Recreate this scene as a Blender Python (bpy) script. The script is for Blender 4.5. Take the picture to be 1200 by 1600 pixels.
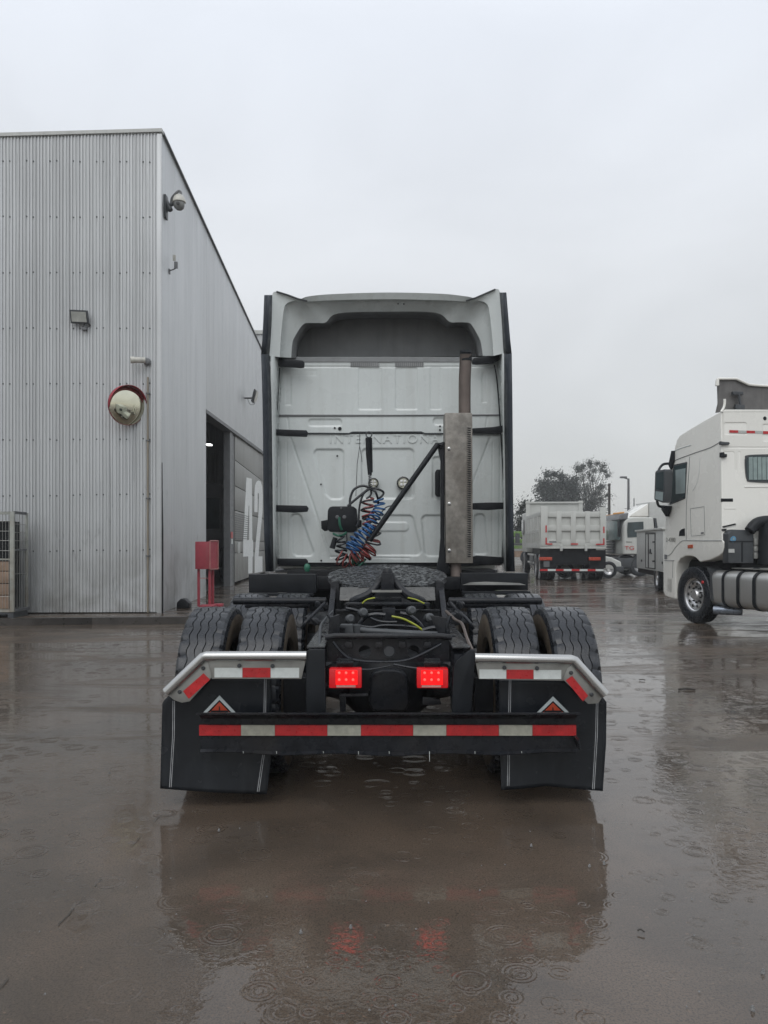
import bpy, bmesh, math, random
import numpy as np
from mathutils import Vector, Matrix
random.seed(7)
sc = bpy.context.scene
for o in list(bpy.data.objects): bpy.data.objects.remove(o)
COL = sc.collection
PI = math.pi
# ------------------------------------------------------------------ camera, world, sun, exposure
EYE = 1.44; F = 1200.0; HX = 600.0; HY = 850.0
cd = bpy.data.cameras.new('camera'); cam = bpy.data.objects.new('camera', cd); COL.objects.link(cam)
cam.location = (0, 0, EYE); cam.rotation_euler = (math.radians(90), 0, 0)
cd.sensor_width = 36; cd.lens = 27; cd.shift_y = 50/1600; cd.clip_end = 2000; cd.clip_start = .05
sc.camera = cam
w = bpy.data.worlds.new('World'); sc.world = w; w.use_nodes = True
nt = w.node_tree; nt.nodes.clear()
def wn(t, **k):
    n = nt.nodes.new(t)
    for a, b in k.items(): setattr(n, a, b)
    return n
wo = wn('ShaderNodeOutputWorld'); bg = wn('ShaderNodeBackground'); bg.inputs['Strength'].default_value = .1
sky = wn('ShaderNodeTexSky', sky_type='NISHITA', sun_disc=False)
sky.sun_elevation = math.radians(52); sky.sun_rotation = math.radians(192)
tc = wn('ShaderNodeTexCoord'); sp = wn('ShaderNodeSeparateXYZ'); nt.links.new(tc.outputs['Generated'], sp.inputs[0])
rp = wn('ShaderNodeValToRGB'); e = rp.color_ramp.elements
e[0].position = 0.0; e[0].color = (.585, .585, .57, 1); e[1].position = 1.0; e[1].color = (.86, .90, .97, 1)
for p_, c_ in ((.12, (.60, .612, .612, 1)), (.33, (.70, .722, .75, 1)), (.55, (.77, .81, .875, 1))):
    q = e.new(p_); q.color = c_
nt.links.new(sp.outputs['Z'], rp.inputs[0])
nz = wn('ShaderNodeTexNoise'); nz.inputs['Scale'].default_value = 2.2; nz.inputs['Detail'].default_value = 5; nz.inputs['Distortion'].default_value = .6
mp = wn('ShaderNodeMapping'); mp.inputs['Scale'].default_value = (1, 1, 2.2)
nt.links.new(tc.outputs['Generated'], mp.inputs[0]); nt.links.new(mp.outputs[0], nz.inputs['Vector'])
mr = wn('ShaderNodeMapRange'); mr.inputs['From Min'].default_value = .3; mr.inputs['From Max'].default_value = .7
mr.inputs['To Min'].default_value = .915*10; mr.inputs['To Max'].default_value = 1.06*10
nt.links.new(nz.outputs[0], mr.inputs['Value'])
vm = wn('ShaderNodeVectorMath', operation='SCALE'); nt.links.new(rp.outputs[0], vm.inputs[0]); nt.links.new(mr.outputs[0], vm.inputs['Scale'])
mx = wn('ShaderNodeMix', data_type='RGBA'); mx.inputs[0].default_value = .93
nt.links.new(sky.outputs[0], mx.inputs[6]); nt.links.new(vm.outputs[0], mx.inputs[7])
nt.links.new(mx.outputs[2], bg.inputs['Color']); nt.links.new(bg.outputs[0], wo.inputs[0])
sd = bpy.data.lights.new('sun', 'SUN'); sd.energy = 1.0; sd.angle = math.radians(50); sd.color = (1, .98, .95)
so = bpy.data.objects.new('sun', sd); COL.objects.link(so)
so.rotation_euler = (math.radians(38), 0, math.radians(-12)); so.location = (0, 0, 30)
sc.view_settings.view_transform = 'Standard'; sc.view_settings.look = 'None'
sc.view_settings.exposure = 0.22; sc.view_settings.gamma = 1.0
try: sc.view_settings.use_curve_mapping = False
except Exception: pass

# ------------------------------------------------------------------ materials
class NT:
    def __init__(s, m): s.t = m.node_tree
    def n(s, ty, **k):
        a = s.t.nodes.new(ty)
        for x, y in k.items(): setattr(a, x, y)
        return a
    def l(s, a, b): s.t.links.new(a, b)
    def math(s, op, a, b=None, c=None):
        n = s.n('ShaderNodeMath', operation=op)
        for i, v in enumerate((a, b, c)):
            if v is None: continue
            if isinstance(v, (int, float)): n.inputs[i].default_value = v
            else: s.l(v, n.inputs[i])
        return n.outputs[0]
    def ramp(s, v, a, b, lo=0., hi=1.):
        n = s.n('ShaderNodeMapRange'); n.inputs[1].default_value = a; n.inputs[2].default_value = b
        n.inputs[3].default_value = lo; n.inputs[4].default_value = hi; s.l(v, n.inputs[0]); return n.outputs[0]
    def noise(s, vec, scale, detail=4, dist=0, rough=.55):
        n = s.n('ShaderNodeTexNoise'); n.inputs['Scale'].default_value = scale; n.inputs['Detail'].default_value = detail
        n.inputs['Distortion'].default_value = dist; n.inputs['Roughness'].default_value = rough
        s.l(vec, n.inputs['Vector']); return n.outputs[0]
    def mixc(s, f, a, b):
        n = s.n('ShaderNodeMix', data_type='RGBA')
        for i, v in ((0, f), (6, a), (7, b)):
            if isinstance(v, tuple): n.inputs[i].default_value = v if len(v) == 4 else (*v, 1)
            elif isinstance(v, (int, float)): n.inputs[i].default_value = v
            else: s.l(v, n.inputs[i])
        return n.outputs[2]
    def map(s, vec, sc_, loc=(0, 0, 0), rot=(0, 0, 0)):
        n = s.n('ShaderNodeMapping'); n.inputs['Scale'].default_value = sc_; n.inputs['Location'].default_value = loc
        n.inputs['Rotation'].default_value = rot; s.l(vec, n.inputs[0]); return n.outputs[0]
def newmat(name):
    m = bpy.data.materials.new(name); m.use_nodes = True
    b = m.node_tree.nodes['Principled BSDF']; return m, b, NT(m)
def mat(name, col, rough=.4, metal=0., var=.25, vs=6., streak=0., bump=0., bs=60., rvar=.12, dirt=None, dirtamt=0., coat=0., spec=.5, emit=None, es=0.):
    """painted / metal / rubber surface: colour variation, optional vertical grime streaks and fine bump"""
    m, b, N = newmat(name)
    c = N.n('ShaderNodeTexCoord').outputs['Object']
    n1 = N.noise(c, vs, 5)
    dark = tuple(x*(1-var) for x in col); lite = tuple(min(1, x*(1+var*.6)) for x in col)
    f = N.ramp(n1, .3, .7)
    o = N.mixc(f, dark, lite)
    if streak > 0:
        sv = N.noise(N.map(c, (9, 9, .5)), 1.5, 5)
        o = N.mixc(N.math('MULTIPLY', N.ramp(sv, .5, .75), streak), o, dirt or tuple(x*.45 for x in col))
    if dirtamt > 0:
        dv = N.noise(c, 2.3, 7, .5, .65)
        o = N.mixc(N.math('MULTIPLY', N.ramp(dv, .45, .7), dirtamt), o, dirt or (.06, .05, .04))
    N.l(o, b.inputs['Base Color'])
    r = N.ramp(N.noise(c, vs*2.3, 4), .3, .7, max(.02, rough-rvar), min(1, rough+rvar)); N.l(r, b.inputs['Roughness'])
    b.inputs['Metallic'].default_value = metal; b.inputs['Specular IOR Level'].default_value = spec
    if coat: b.inputs['Coat Weight'].default_value = coat; b.inputs['Coat Roughness'].default_value = .06
    if bump > 0:
        bn = N.n('ShaderNodeBump'); bn.inputs['Strength'].default_value = bump; bn.inputs['Distance'].default_value = .004
        N.l(N.noise(c, bs, 4), bn.inputs['Height']); N.l(bn.outputs[0], b.inputs['Normal'])
    if emit: b.inputs['Emission Color'].default_value = (*emit, 1); b.inputs['Emission Strength'].default_value = es
    return m
M = {}
M['cabwhite'] = mat('white_cab_paint', (.60, .64, .63), .3, var=.05, vs=2, streak=.25, dirt=(.36, .36, .33), dirtamt=.07, coat=.3)
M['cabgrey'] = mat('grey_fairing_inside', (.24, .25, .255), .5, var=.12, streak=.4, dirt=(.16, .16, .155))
M['rubber'] = mat('wet_black_rubber', (.014, .017, .022), .31, var=.35, vs=14, bump=.2, bs=90)
M['trim'] = mat('dark_side_trim', (.035, .042, .052), .4, var=.2, spec=.22)
M['black'] = mat('wet_black_frame_paint', (.016, .018, .022), .3, var=.4, vs=9, bump=.25, bs=50, dirtamt=.3, dirt=(.05, .045, .04), spec=.22)
M['blackflat'] = mat('matt_black_steel', (.013, .015, .018), .42, var=.35, vs=6, bump=.15, bs=70, spec=.22)
M['deepblack'] = mat('grimy_black_axle', (.008, .009, .011), .5, var=.4, vs=9, bump=.5, bs=30, spec=.22)
M['flap'] = mat('black_mud_flap_rubber', (.010, .012, .015), .19, var=.3, vs=5, bump=.12, bs=14, streak=.35, dirt=(.03, .032, .036), spec=.22)
M['plate'] = None
M['steel'] = mat('brushed_stainless_bar', (.50, .50, .49), .24, .9, var=.06, vs=3, rvar=.03)
M['steelplate'] = mat('dull_stainless_plate', (.33, .33, .31), .4, .6, var=.2, vs=9)
M['alu'] = mat('dull_aluminium_tank', (.55, .55, .53), .40, .75, var=.06, vs=1.5, streak=.08, rvar=.04)
M['chrome'] = mat('polished_wheel_rim', (.74, .74, .74), .30, .85, var=.05, rvar=.03)
M['red'] = mat('red_reflective_tape', (.50, .022, .025), .35, var=.25, vs=25, dirtamt=.3, dirt=(.22, .03, .03))
M['wht'] = mat('white_reflective_tape', (.62, .66, .64), .35, var=.1, vs=25)
M['wtape'] = mat('dirty_white_reflective_tape', (.43, .43, .36), .4, var=.25, vs=30, dirtamt=.35, dirt=(.2, .19, .15))
M['muffler'] = mat('weathered_muffler_shield', (.25, .235, .21), .5, .3, var=.35, vs=14, streak=.6, bump=.5, bs=70, dirtamt=.8, dirt=(.105, .088, .07))
M['rust'] = mat('heat_stained_exhaust_pipe', (.13, .105, .092), .5, .35, var=.25, vs=5, streak=.3)
M['bluehose'] = mat('blue_air_hose', (.018, .095, .25), .35)
M['redhose'] = mat('red_air_hose', (.25, .05, .045), .4)
M['greenhose'] = mat('dark_green_hose', (.02, .11, .07), .4)
M['yellow'] = mat('yellow_green_air_line', (.30, .33, .02), .35)
M['lens'] = mat('lit_red_tail_lens', (.45, .01, .015), .2, var=.1, emit=(1, .005, .008), es=.13)
M['lenshot'] = mat('bright_red_tail_lens_centre', (.4, .003, .003), .2, var=.1, emit=(1, .004, .006), es=.85)
M['led'] = mat('red_led', (.9, .1, .1), .2, var=0, emit=(1, .07, .05), es=1.25)
M['lensdark'] = mat('unlit_red_lens', (.28, .02, .02), .3)
M['lamp'] = mat('clear_lamp_lens', (.62, .62, .5), .15, var=.2, vs=60)
M['worklamprim'] = mat('black_lamp_rim', (.02, .022, .022), .3)
M['sign_orange'] = mat('orange_red_flap_emblem', (.42, .05, .015), .4)
M['sign_silver'] = mat('silver_flap_emblem', (.45, .50, .50), .35)
M['stripe'] = mat('pale_flap_stripe', (.35, .36, .37), .5, var=.3, vs=20)
M['truckwhite'] = mat('warm_white_truck_paint', (.80, .79, .735), .25, var=.015, vs=1, streak=.03, dirt=(.4, .39, .35), coat=.5)
M['bodyw'] = mat('dull_white_tipper_paint', (.52, .53, .50), .45, var=.08, vs=2, streak=.25, dirt=(.33, .32, .29))
M['greywhite'] = mat('pale_grey_box_paint', (.47, .48, .46), .45, var=.08, streak=.3, dirt=(.3, .3, .27))
M['glass'] = mat('dark_window_glass', (.035, .055, .06), .08, var=.4, vs=2)
M['curtain'] = mat('pale_teal_curtain', (.27, .34, .33), .5, var=.2, vs=8)
M['window_light'] = mat('pale_painted_reflection', (.30, .36, .36), .12, var=.1)  # pale base colour stands in for light reflected in the glass
M['dgrey'] = mat('dark_grey_plastic', (.05, .055, .06), .45, var=.15)
M['mgrey'] = mat('mid_grey_plastic', (.16, .165, .17), .5, var=.15)
M['cabinet'] = mat('faded_red_cabinet_paint', (.34, .045, .065), .5, var=.15, streak=.35, dirt=(.25, .08, .08))
M['cabinetedge'] = mat('worn_pink_red_edge', (.42, .18, .17), .5)
M['galv'] = None
M['ventg'] = mat('grey_vent', (.30, .31, .31), .5)
M['post'] = mat('dull_grey_post', (.12, .125, .13), .5)
M['wood'] = mat('stained_brown_crate_board', (.30, .21, .15), .6, var=.3, vs=4, streak=.5, dirt=(.13, .06, .035))
M['wire'] = mat('galvanised_wire', (.34, .34, .32), .45, .5)
M['cageframe'] = mat('pale_grey_cage_frame', (.30, .31, .28), .5, dirtamt=.5, dirt=(.2, .13, .08))
M['camwhite'] = mat('cream_camera_shell', (.52, .51, .46), .35)
M['mirrorface'] = mat('convex_mirror_face', (.66, .64, .50), .07, 1., var=.05, rvar=.03)
M['mirrorred'] = mat('red_mirror_hood', (.33, .02, .04), .4)
M['mirrorpink'] = mat('faded_red_mirror_rim', (.38, .13, .12), .45)
M['bark'] = mat('dark_bark', (.045, .04, .035), .8, var=.4)
M['leafa'] = mat('dark_evergreen_leaves', (.026, .036, .026), .6, var=.5, vs=1.2)
M['leafb'] = mat('dusty_green_leaves', (.045, .055, .04), .6, var=.5, vs=1.2)
M['green'] = mat('bright_green_paint', (.13, .25, .04), .45, var=.5, vs=3, dirtamt=.6, dirt=(.3, .32, .22))
M['orange'] = mat('orange_crane_paint', (.60, .27, .04), .45, var=.3, vs=2)
M['concretewall'] = mat('pale_far_wall', (.30, .30, .28), .7, streak=.3)
M['white42'] = mat('white_painted_numeral', (.82, .84, .82), .5, var=.06)
M['sticker'] = mat('blue_sticker', (.10, .28, .45), .4)
M['textred'] = mat('red_door_lettering', (.50, .03, .03), .4)
M['textgrey'] = mat('grey_door_lettering', (.22, .22, .20), .4)
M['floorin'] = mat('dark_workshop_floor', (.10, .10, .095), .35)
M['dirtrubber'] = mat('brown_muddy_tyre_wall', (.085, .066, .046), .6, var=.4, vs=8, bump=.3, bs=50)
M['joint'] = mat('silted_joint', (.035, .030, .024), .5, var=.5, vs=30)
M['wetplate'] = mat('wet_worn_rail_plate', (.045, .047, .05), .24, .2, var=.6, vs=22, bump=.4, bs=40)
M['kerbm'] = mat('wet_dark_kerb', (.042, .037, .033), .35, var=.35, vs=5, bump=.4, bs=30)

def wallmat(name, base, var, per_sheet, sk=.35):
    m, b, N = newmat(name)
    g = N.n('ShaderNodeTexCoord').outputs['Object']
    s = N.n('ShaderNodeSeparateXYZ'); N.l(g, s.inputs[0])
    big = N.noise(g, .45, 4, .4)
    o = N.mixc(N.ramp(big, .3, .7), tuple(c*(1-var) for c in base), tuple(c*(1+var) for c in base))
    st = N.noise(N.map(g, (5, 5, .16)), 2.2, 6)
    o = N.mixc(N.math('MULTIPLY', N.ramp(st, .52, .75), sk), o, tuple(c*.6 for c in base))
    if per_sheet:
        cell = N.math('FLOOR', N.math('MULTIPLY', s.outputs['X'], 1/.31))
        wn_ = N.n('ShaderNodeTexWhiteNoise', noise_dimensions='1D'); N.l(cell, wn_.inputs['W'])
        o = N.mixc(N.math('MULTIPLY', wn_.outputs['Value'], .22), o, tuple(c*.55 for c in base))
        c2 = N.math('FLOOR', N.math('MULTIPLY', s.outputs['X'], 1/.0625)); w2 = N.n('ShaderNodeTexWhiteNoise', noise_dimensions='1D'); N.l(c2, w2.inputs['W'])
        o = N.mixc(N.math('MULTIPLY', N.math('POWER', w2.outputs['Value'], 3.), .36), o, tuple(c*.45 for c in base))
    low = N.math('MULTIPLY', N.ramp(s.outputs['Z'], 1.9, .0), N.ramp(N.noise(g, 1.4, 6, .6), .38, .66))
    o = N.mixc(N.math('MULTIPLY', low, .6), o, (.13, .12, .10))
    scuff = N.math('MULTIPLY', N.ramp(N.noise(N.map(g, (2.2, 2.2, .8)), 3, 7, 1.), .62, .72), N.ramp(s.outputs['Z'], 4.5, 2.))
    o = N.mixc(N.math('MULTIPLY', scuff, .5), o, tuple(c*.45 for c in base))
    N.l(o, b.inputs['Base Color']); N.l(N.ramp(st, .3, .7, .34, .55), b.inputs['Roughness'])
    b.inputs['Metallic'].default_value = .25
    return m
M['galv'] = wallmat('corrugated_galvanised_sheet', (.52, .535, .54), .07, True)
M['sidewall'] = wallmat('smooth_grey_wall_panel', (.56, .575, .58), .04, False, .10)
M['doorpanel'] = wallmat('grey_sliding_door_sheet', (.27, .27, .255), .08, False)

def fifthmat():
    m, b, N = newmat('rain_wet_greased_plate')
    g = N.n('ShaderNodeTexCoord').outputs['Object']
    n = N.noise(g, 34, 3, .8); k = N.ramp(n, .46, .54)
    o = N.mixc(k, (.012, .013, .015), (.085, .09, .095)); N.l(o, b.inputs['Base Color'])
    N.l(N.ramp(n, .45, .55, .55, .2), b.inputs['Roughness']); b.inputs['Specular IOR Level'].default_value = .22
    bn = N.n('ShaderNodeBump'); bn.inputs['Strength'].default_value = 1; bn.inputs['Distance'].default_value = .008
    N.l(k, bn.inputs['Height']); N.l(bn.outputs[0], b.inputs['Normal']); return m
M['plate'] = fifthmat()

def groundmat():
    m, b, N = newmat('wet_asphalt')
    P = N.n('ShaderNodeNewGeometry').outputs['Position']
    big = N.noise(P, .22, 5, .6); mid = N.noise(P, 1.1, 6, .5, .6); fine = N.noise(P, 130, 3, 0, .7); sp_ = N.noise(P, 45, 3)
    c = N.mixc(N.ramp(big, .35, .65), (.080, .056, .038), (.108, .080, .057))
    c = N.mixc(N.math('MULTIPLY', N.ramp(mid, .44, .62), .75), c, (.050, .038, .027))
    c = N.mixc(N.math('MULTIPLY', N.ramp(fine, .48, .62), .65), c, (.016, .014, .012))
    c = N.mixc(N.math('MULTIPLY', N.ramp(N.noise(P, 55, 3), .58, .68), .45), c, (.022, .016, .011))
    c = N.mixc(N.math('MULTIPLY', N.ramp(sp_, .64, .72), .5), c, (.17, .11, .07))
    N.l(c, b.inputs['Base Color'])
    b.inputs['Roughness'].default_value = .75; b.inputs['Specular IOR Level'].default_value = .25
    bn0 = N.n('ShaderNodeBump'); bn0.inputs['Strength'].default_value = .5; bn0.inputs['Distance'].default_value = .003
    N.l(fine, bn0.inputs['Height']); N.l(bn0.outputs[0], b.inputs['Normal'])
    # standing water mask: near-continuous close to the lens, broken drying streaks further out
    pm = N.noise(N.map(P, (.30, 1.15, 1), (3.1, 1.7, 0)), 1.0, 8, .7, .66)
    ys = N.n('ShaderNodeSeparateXYZ'); N.l(P, ys.inputs[0])
    # the yard dips to a continuous sheet of water where the tractor stands and drains towards the back
    dip = N.ramp(ys.outputs['Y'], 4.5, 11, .085, -.005)
    puddle = N.ramp(N.math('ADD', pm, dip), .43, .52)
    # rain rings
    h = None
    for sc_, off, k, amp, thr in ((3.8, (0, 0, 0), 88., .9, .45), (5.2, (4.3, 9.1, 0), 62., .9, .45), (7.5, (11.7, 2.2, 0), 44., .8, .45), (12., (1.7, 5.2, 0), 28., .6, .4)):
        v = N.n('ShaderNodeTexVoronoi', voronoi_dimensions='2D', feature='F1'); v.inputs['Scale'].default_value = sc_; v.inputs['Randomness'].default_value = .85
        N.l(N.map(P, (1, 1, 1), off), v.inputs['Vector'])
        d = v.outputs['Distance']; cs = N.n('ShaderNodeSeparateColor'); N.l(v.outputs['Color'], cs.inputs[0])
        rad = N.math('MULTIPLY_ADD', cs.outputs[0], .26, .07)
        gate = N.math('GREATER_THAN', cs.outputs[1], thr)
        env = N.math('MULTIPLY', N.ramp(N.math('SUBTRACT', d, rad), .05, -.02), N.ramp(N.math('SUBTRACT', rad, d), .20, .02))
        ring = N.math('MULTIPLY', N.math('SINE', N.math('MULTIPLY', d, k)), env)
        ring = N.math('MULTIPLY', N.math('MULTIPLY', ring, gate), amp/sc_)
        h = ring if h is None else N.math('ADD', h, ring)
    area = N.ramp(N.noise(P, .7, 3), .43, .58, .2, 1)
    h = N.math('MULTIPLY', h, area)
    wob = N.math('MULTIPLY', N.noise(P, 11, 3, .4), .17)
    wob2 = N.math('MULTIPLY', N.noise(N.map(P, (1, 2.2, 1)), 2.2, 3, .4), .22)
    h = N.math('ADD', N.math('ADD', N.math('ADD', h, wob), wob2), N.math('MULTIPLY', N.math('MULTIPLY', N.noise(P, 30, 2, .3), .15), area))
    bn = N.n('ShaderNodeBump'); bn.inputs['Strength'].default_value = 1.; bn.inputs['Distance'].default_value = .0060
    N.l(h, bn.inputs['Height'])
    bn2 = N.n('ShaderNodeBump'); bn2.inputs['Distance'].default_value = .004
    N.l(N.ramp(puddle, 0, 1, .75, .0), bn2.inputs['Strength']); N.l(N.noise(P, 38, 4), bn2.inputs['Height']); N.l(bn.outputs[0], bn2.inputs['Normal'])
    N.l(bn2.outputs[0], b.inputs['Coat Normal'])
    N.l(N.ramp(puddle, 0, 1, .66, 1.), b.inputs['Coat Weight']); b.inputs['Coat IOR'].default_value = 1.43
    N.l(N.ramp(puddle, 0, 1, .26, .03), b.inputs['Coat Roughness'])
    return m
M['ground'] = groundmat()

# ------------------------------------------------------------------ mesh helpers
def Wp(x, y, Y): return ((x-HX)/F*Y, Y, EYE-(y-HY)/F*Y)     # photo direction -> real point at depth Y (metres)
SPLIT = {'inner_splash_plate', 'gusset', 'lower_bracket', 'side_rail', 'front_rail', 'under_cab_box', 'valve_block', 'mounting_ear', 'vent_slat', 'bolt_head', 'clip', 'tank_strap', 'fairing_seam', 'reflector', 'foot_plate', 'locking_jaw_', 'plate_apron', 'lamp_bracket', 'splash_board', 'bolt', 'bolt_hole', 'box_rib', 'wall_hole', 'dark_grille', 'hydraulic_ram', 'door_louvre', 'door_frame', 'fittings', 'hinge', 'side_guard'}
class MB:
    def __init__(s): s.v = []; s.f = []; s.mi = []; s.cm = 0
    def add(s, vs, fs):
        b = len(s.v); s.v += [tuple(p) for p in vs]; s.f += [tuple(b+i for i in f) for f in fs]; s.mi += [s.cm]*len(fs); return s
    def box(s, x0, x1, y0, y1, z0, z1):
        return s.add([(x0,y0,z0),(x1,y0,z0),(x1,y1,z0),(x0,y1,z0),(x0,y0,z1),(x1,y0,z1),(x1,y1,z1),(x0,y1,z1)],
                     [(0,3,2,1),(4,5,6,7),(0,1,5,4),(1,2,6,5),(2,3,7,6),(3,0,4,7)])
    def prism(s, pts, d):
        """pts: 3D polygon, d: extrusion vector"""
        n = len(pts); d = Vector(d); a = [Vector(p) for p in pts]; b = [p+d for p in a]
        return s.add(a+b, [tuple(range(n)), tuple(range(2*n-1, n-1, -1))]+[(i, n+i, n+(i+1) % n, (i+1) % n) for i in range(n)])
    def px(s, pts, Y, t):
        """outline given in photo directions at depth Y, thickness t metres away from the viewer"""
        return s.prism([Wp(x, y, Y) for x, y in pts], (0, t, 0))
    def tube(s, path, r, n=8, closed=False, caps=True):
        P = [Vector(p) for p in path]; m = len(P); rs = r if isinstance(r, (list, tuple)) else [r]*m
        vs = []; fs = []; up = None
        for i, p in enumerate(P):
            if closed: t = P[(i+1) % m]-P[i-1]
            else: t = P[min(i+1, m-1)]-P[max(i-1, 0)]
            t = t.normalized() if t.length > 1e-9 else Vector((0, 0, 1))
            if up is None: up = t.orthogonal().normalized()
            up = (up-t*up.dot(t)); up = up.normalized() if up.length > 1e-6 else t.orthogonal().normalized()
            sd_ = t.cross(up)
            for k in range(n):
                a = 2*PI*k/n; vs.append(p+(up*math.cos(a)+sd_*math.sin(a))*rs[i])
        L = m if closed else m-1
        for i in range(L):
            for k in range(n):
                a = i*n+k; b = i*n+(k+1) % n; c = ((i+1) % m)*n+(k+1) % n; d = ((i+1) % m)*n+k
                fs.append((a, b, c, d))
        if caps and not closed: fs += [tuple(range(n-1, -1, -1)), tuple((m-1)*n+k for k in range(n))]
        return s.add(vs, fs)
    def lathe(s, prof, o=(0, 0, 0), ax=(0, 0, 1), n=24, cap=True):
        """prof: (radius, height along axis)"""
        o = Vector(o); ax = Vector(ax).normalized(); u = ax.orthogonal().normalized(); v = ax.cross(u)
        vs = []; fs = []
        for r, h in prof:
            for k in range(n):
                a = 2*PI*k/n; vs.append(o+ax*h+(u*math.cos(a)+v*math.sin(a))*r)
        for i in range(len(prof)-1):
            for k in range(n):
                fs.append((i*n+k, i*n+(k+1) % n, (i+1)*n+(k+1) % n, (i+1)*n+k))
        if cap:
            if prof[0][0] > 1e-6: fs.append(tuple(range(n-1, -1, -1)))
            if prof[-1][0] > 1e-6: fs.append(tuple((len(prof)-1)*n+k for k in range(n)))
        return s.add(vs, fs)
    def grid(s, rows):
        n = len(rows[0]); vs = [p for r in rows for p in r]
        return s.add(vs, [(i*n+j, i*n+j+1, (i+1)*n+j+1, (i+1)*n+j) for i in range(len(rows)-1) for j in range(n-1)])
    def islands(s):
        par = list(range(len(s.v)))
        def fd(a):
            while par[a] != a: par[a] = par[par[a]]; a = par[a]
            return a
        for f in s.f:
            a = fd(f[0])
            for q in f[1:]: par[fd(q)] = a
        out = {}
        for f, mi in zip(s.f, s.mi): out.setdefault(fd(f[0]), []).append((f, mi))
        res = []
        for fs in out.values():
            mp_ = {}; mb = MB()
            for f, mi in fs:
                for q in f:
                    if q not in mp_: mp_[q] = len(mb.v); mb.v.append(s.v[q])
                mb.f.append(tuple(mp_[q] for q in f)); mb.mi.append(mi)
            res.append(mb)
        return res
    def build(s, name, m, parent=None, local=False, bevel=0, sharp=38, flat=False, seg=2, thick=0):
        if name in SPLIT:
            o = None
            for mb in s.islands(): o = mb.build1(name, m, parent, local, bevel, sharp, flat, seg, thick)
            return o
        return s.build1(name, m, parent, local, bevel, sharp, flat, seg, thick)
    def build1(s, name, m, parent=None, local=False, bevel=0, sharp=38, flat=False, seg=2, thick=0):
        me = bpy.data.meshes.new(name); v = s.v
        if parent is not None and not local:
            inv = WM[parent.name].inverted(); v = [inv @ Vector(p) for p in v]
        me.from_pydata([tuple(p) for p in v], [], s.f)
        ms = m if isinstance(m, list) else [m]
        for k in ms: me.materials.append(k)
        if len(ms) > 1: me.polygons.foreach_set('material_index', s.mi)
        bm = bmesh.new(); bm.from_mesh(me); bmesh.ops.remove_doubles(bm, verts=bm.verts, dist=1e-5)
        bmesh.ops.recalc_face_normals(bm, faces=bm.faces)
        if bevel > 0:
            ed = [e for e in bm.edges if len(e.link_faces) == 2 and e.calc_face_angle(0) > .5]
            bmesh.ops.bevel(bm, geom=ed, offset=bevel, segments=seg, affect='EDGES', profile=.6, clamp_overlap=True)
        bm.to_mesh(me); bm.free()
        if not flat:
            me.polygons.foreach_set('use_smooth', [True]*len(me.polygons))
            try: me.set_sharp_from_angle(angle=math.radians(sharp))
            except Exception: pass
        me.update()
        o = bpy.data.objects.new(name, me); COL.objects.link(o)
        if thick:
            md = o.modifiers.new('thickness', 'SOLIDIFY'); md.thickness = thick; md.offset = 0
        if parent is not None:
            o.parent = parent; WM[o.name] = WM[parent.name]
        else: WM[o.name] = Matrix.Identity(4)
        return o
WM = {}
def tag(o, label=None, cat=None, group=None, kind=None):
    for k, v in (('label', label), ('category', cat), ('group', group), ('kind', kind)):
        if v: o[k] = v
    return o
def thing(name, label, cat, loc=(0, 0, 0), rz=0, group=None):
    o = bpy.data.objects.new(name, None); COL.objects.link(o); o.location = loc; o.rotation_euler = (0, 0, rz)
    o.empty_display_size = .2
    WM[o.name] = Matrix.Translation(loc) @ Matrix.Rotation(rz, 4, 'Z')
    return tag(o, label, cat, group)
def copyobj(src, parent, mtx=None):
    c = src.copy(); COL.objects.link(c); c.parent = parent
    if mtx is not None: c.matrix_local = mtx
    WM[c.name] = WM[parent.name]; return c
def sdf(px, pz, poly, r=0.):
    """signed distance (negative inside) of points to polygon, rounded by r (polygon shrunk by r first is the caller's business)"""
    P = np.array(poly, float); d = np.full(px.shape, 1e9); ins = np.zeros(px.shape, bool); n = len(P)
    for i in range(n):
        a = P[i]; b = P[(i+1) % n]; e = b-a; wx = px-a[0]; wz = pz-a[1]
        t = np.clip((wx*e[0]+wz*e[1])/(e@e), 0, 1); d = np.minimum(d, np.hypot(wx-e[0]*t, wz-e[1]*t))
        c = ((a[1] > pz) != (b[1] > pz)) & (px < (b[0]-a[0])*(pz-a[1])/((b[1]-a[1]) if b[1] != a[1] else 1e-9)+a[0])
        ins ^= c
    return np.where(ins, -d, d)-r
def shrink(poly, r):
    P = [Vector((a, b)) for a, b in poly]; n = len(P); ar = sum(P[i].x*P[(i+1) % n].y-P[(i+1) % n].x*P[i].y for i in range(n)); sg = 1 if ar > 0 else -1
    out = []
    for i in range(n):
        e0 = (P[i]-P[i-1]).normalized(); e1 = (P[(i+1) % n]-P[i]).normalized()
        n0 = Vector((-e0.y, e0.x))*sg; n1 = Vector((-e1.y, e1.x))*sg
        b = (n0+n1); k = r*2/max(.3, b.dot(b))*1.0
        out.append(tuple(P[i]+b*k))
    return out
def sstep(d, wdt): t = np.clip(.5-d/wdt, 0, 1); return t*t*(3-2*t)
def hgrid(rows, cols, leftf, rightf, v0, v1, hf):
    """pressed sheet: rows of points (u,v) -> height"""
    V = np.linspace(v0, v1, rows)[:, None]; T = np.linspace(0, 1, cols)[None, :]
    L = np.array([leftf(v) for v in V[:, 0]])[:, None]; R = np.array([rightf(v) for v in V[:, 0]])[:, None]
    U = L+(R-L)*T; VV = V+0*U; H = hf(U, VV); return U, VV, H
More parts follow.
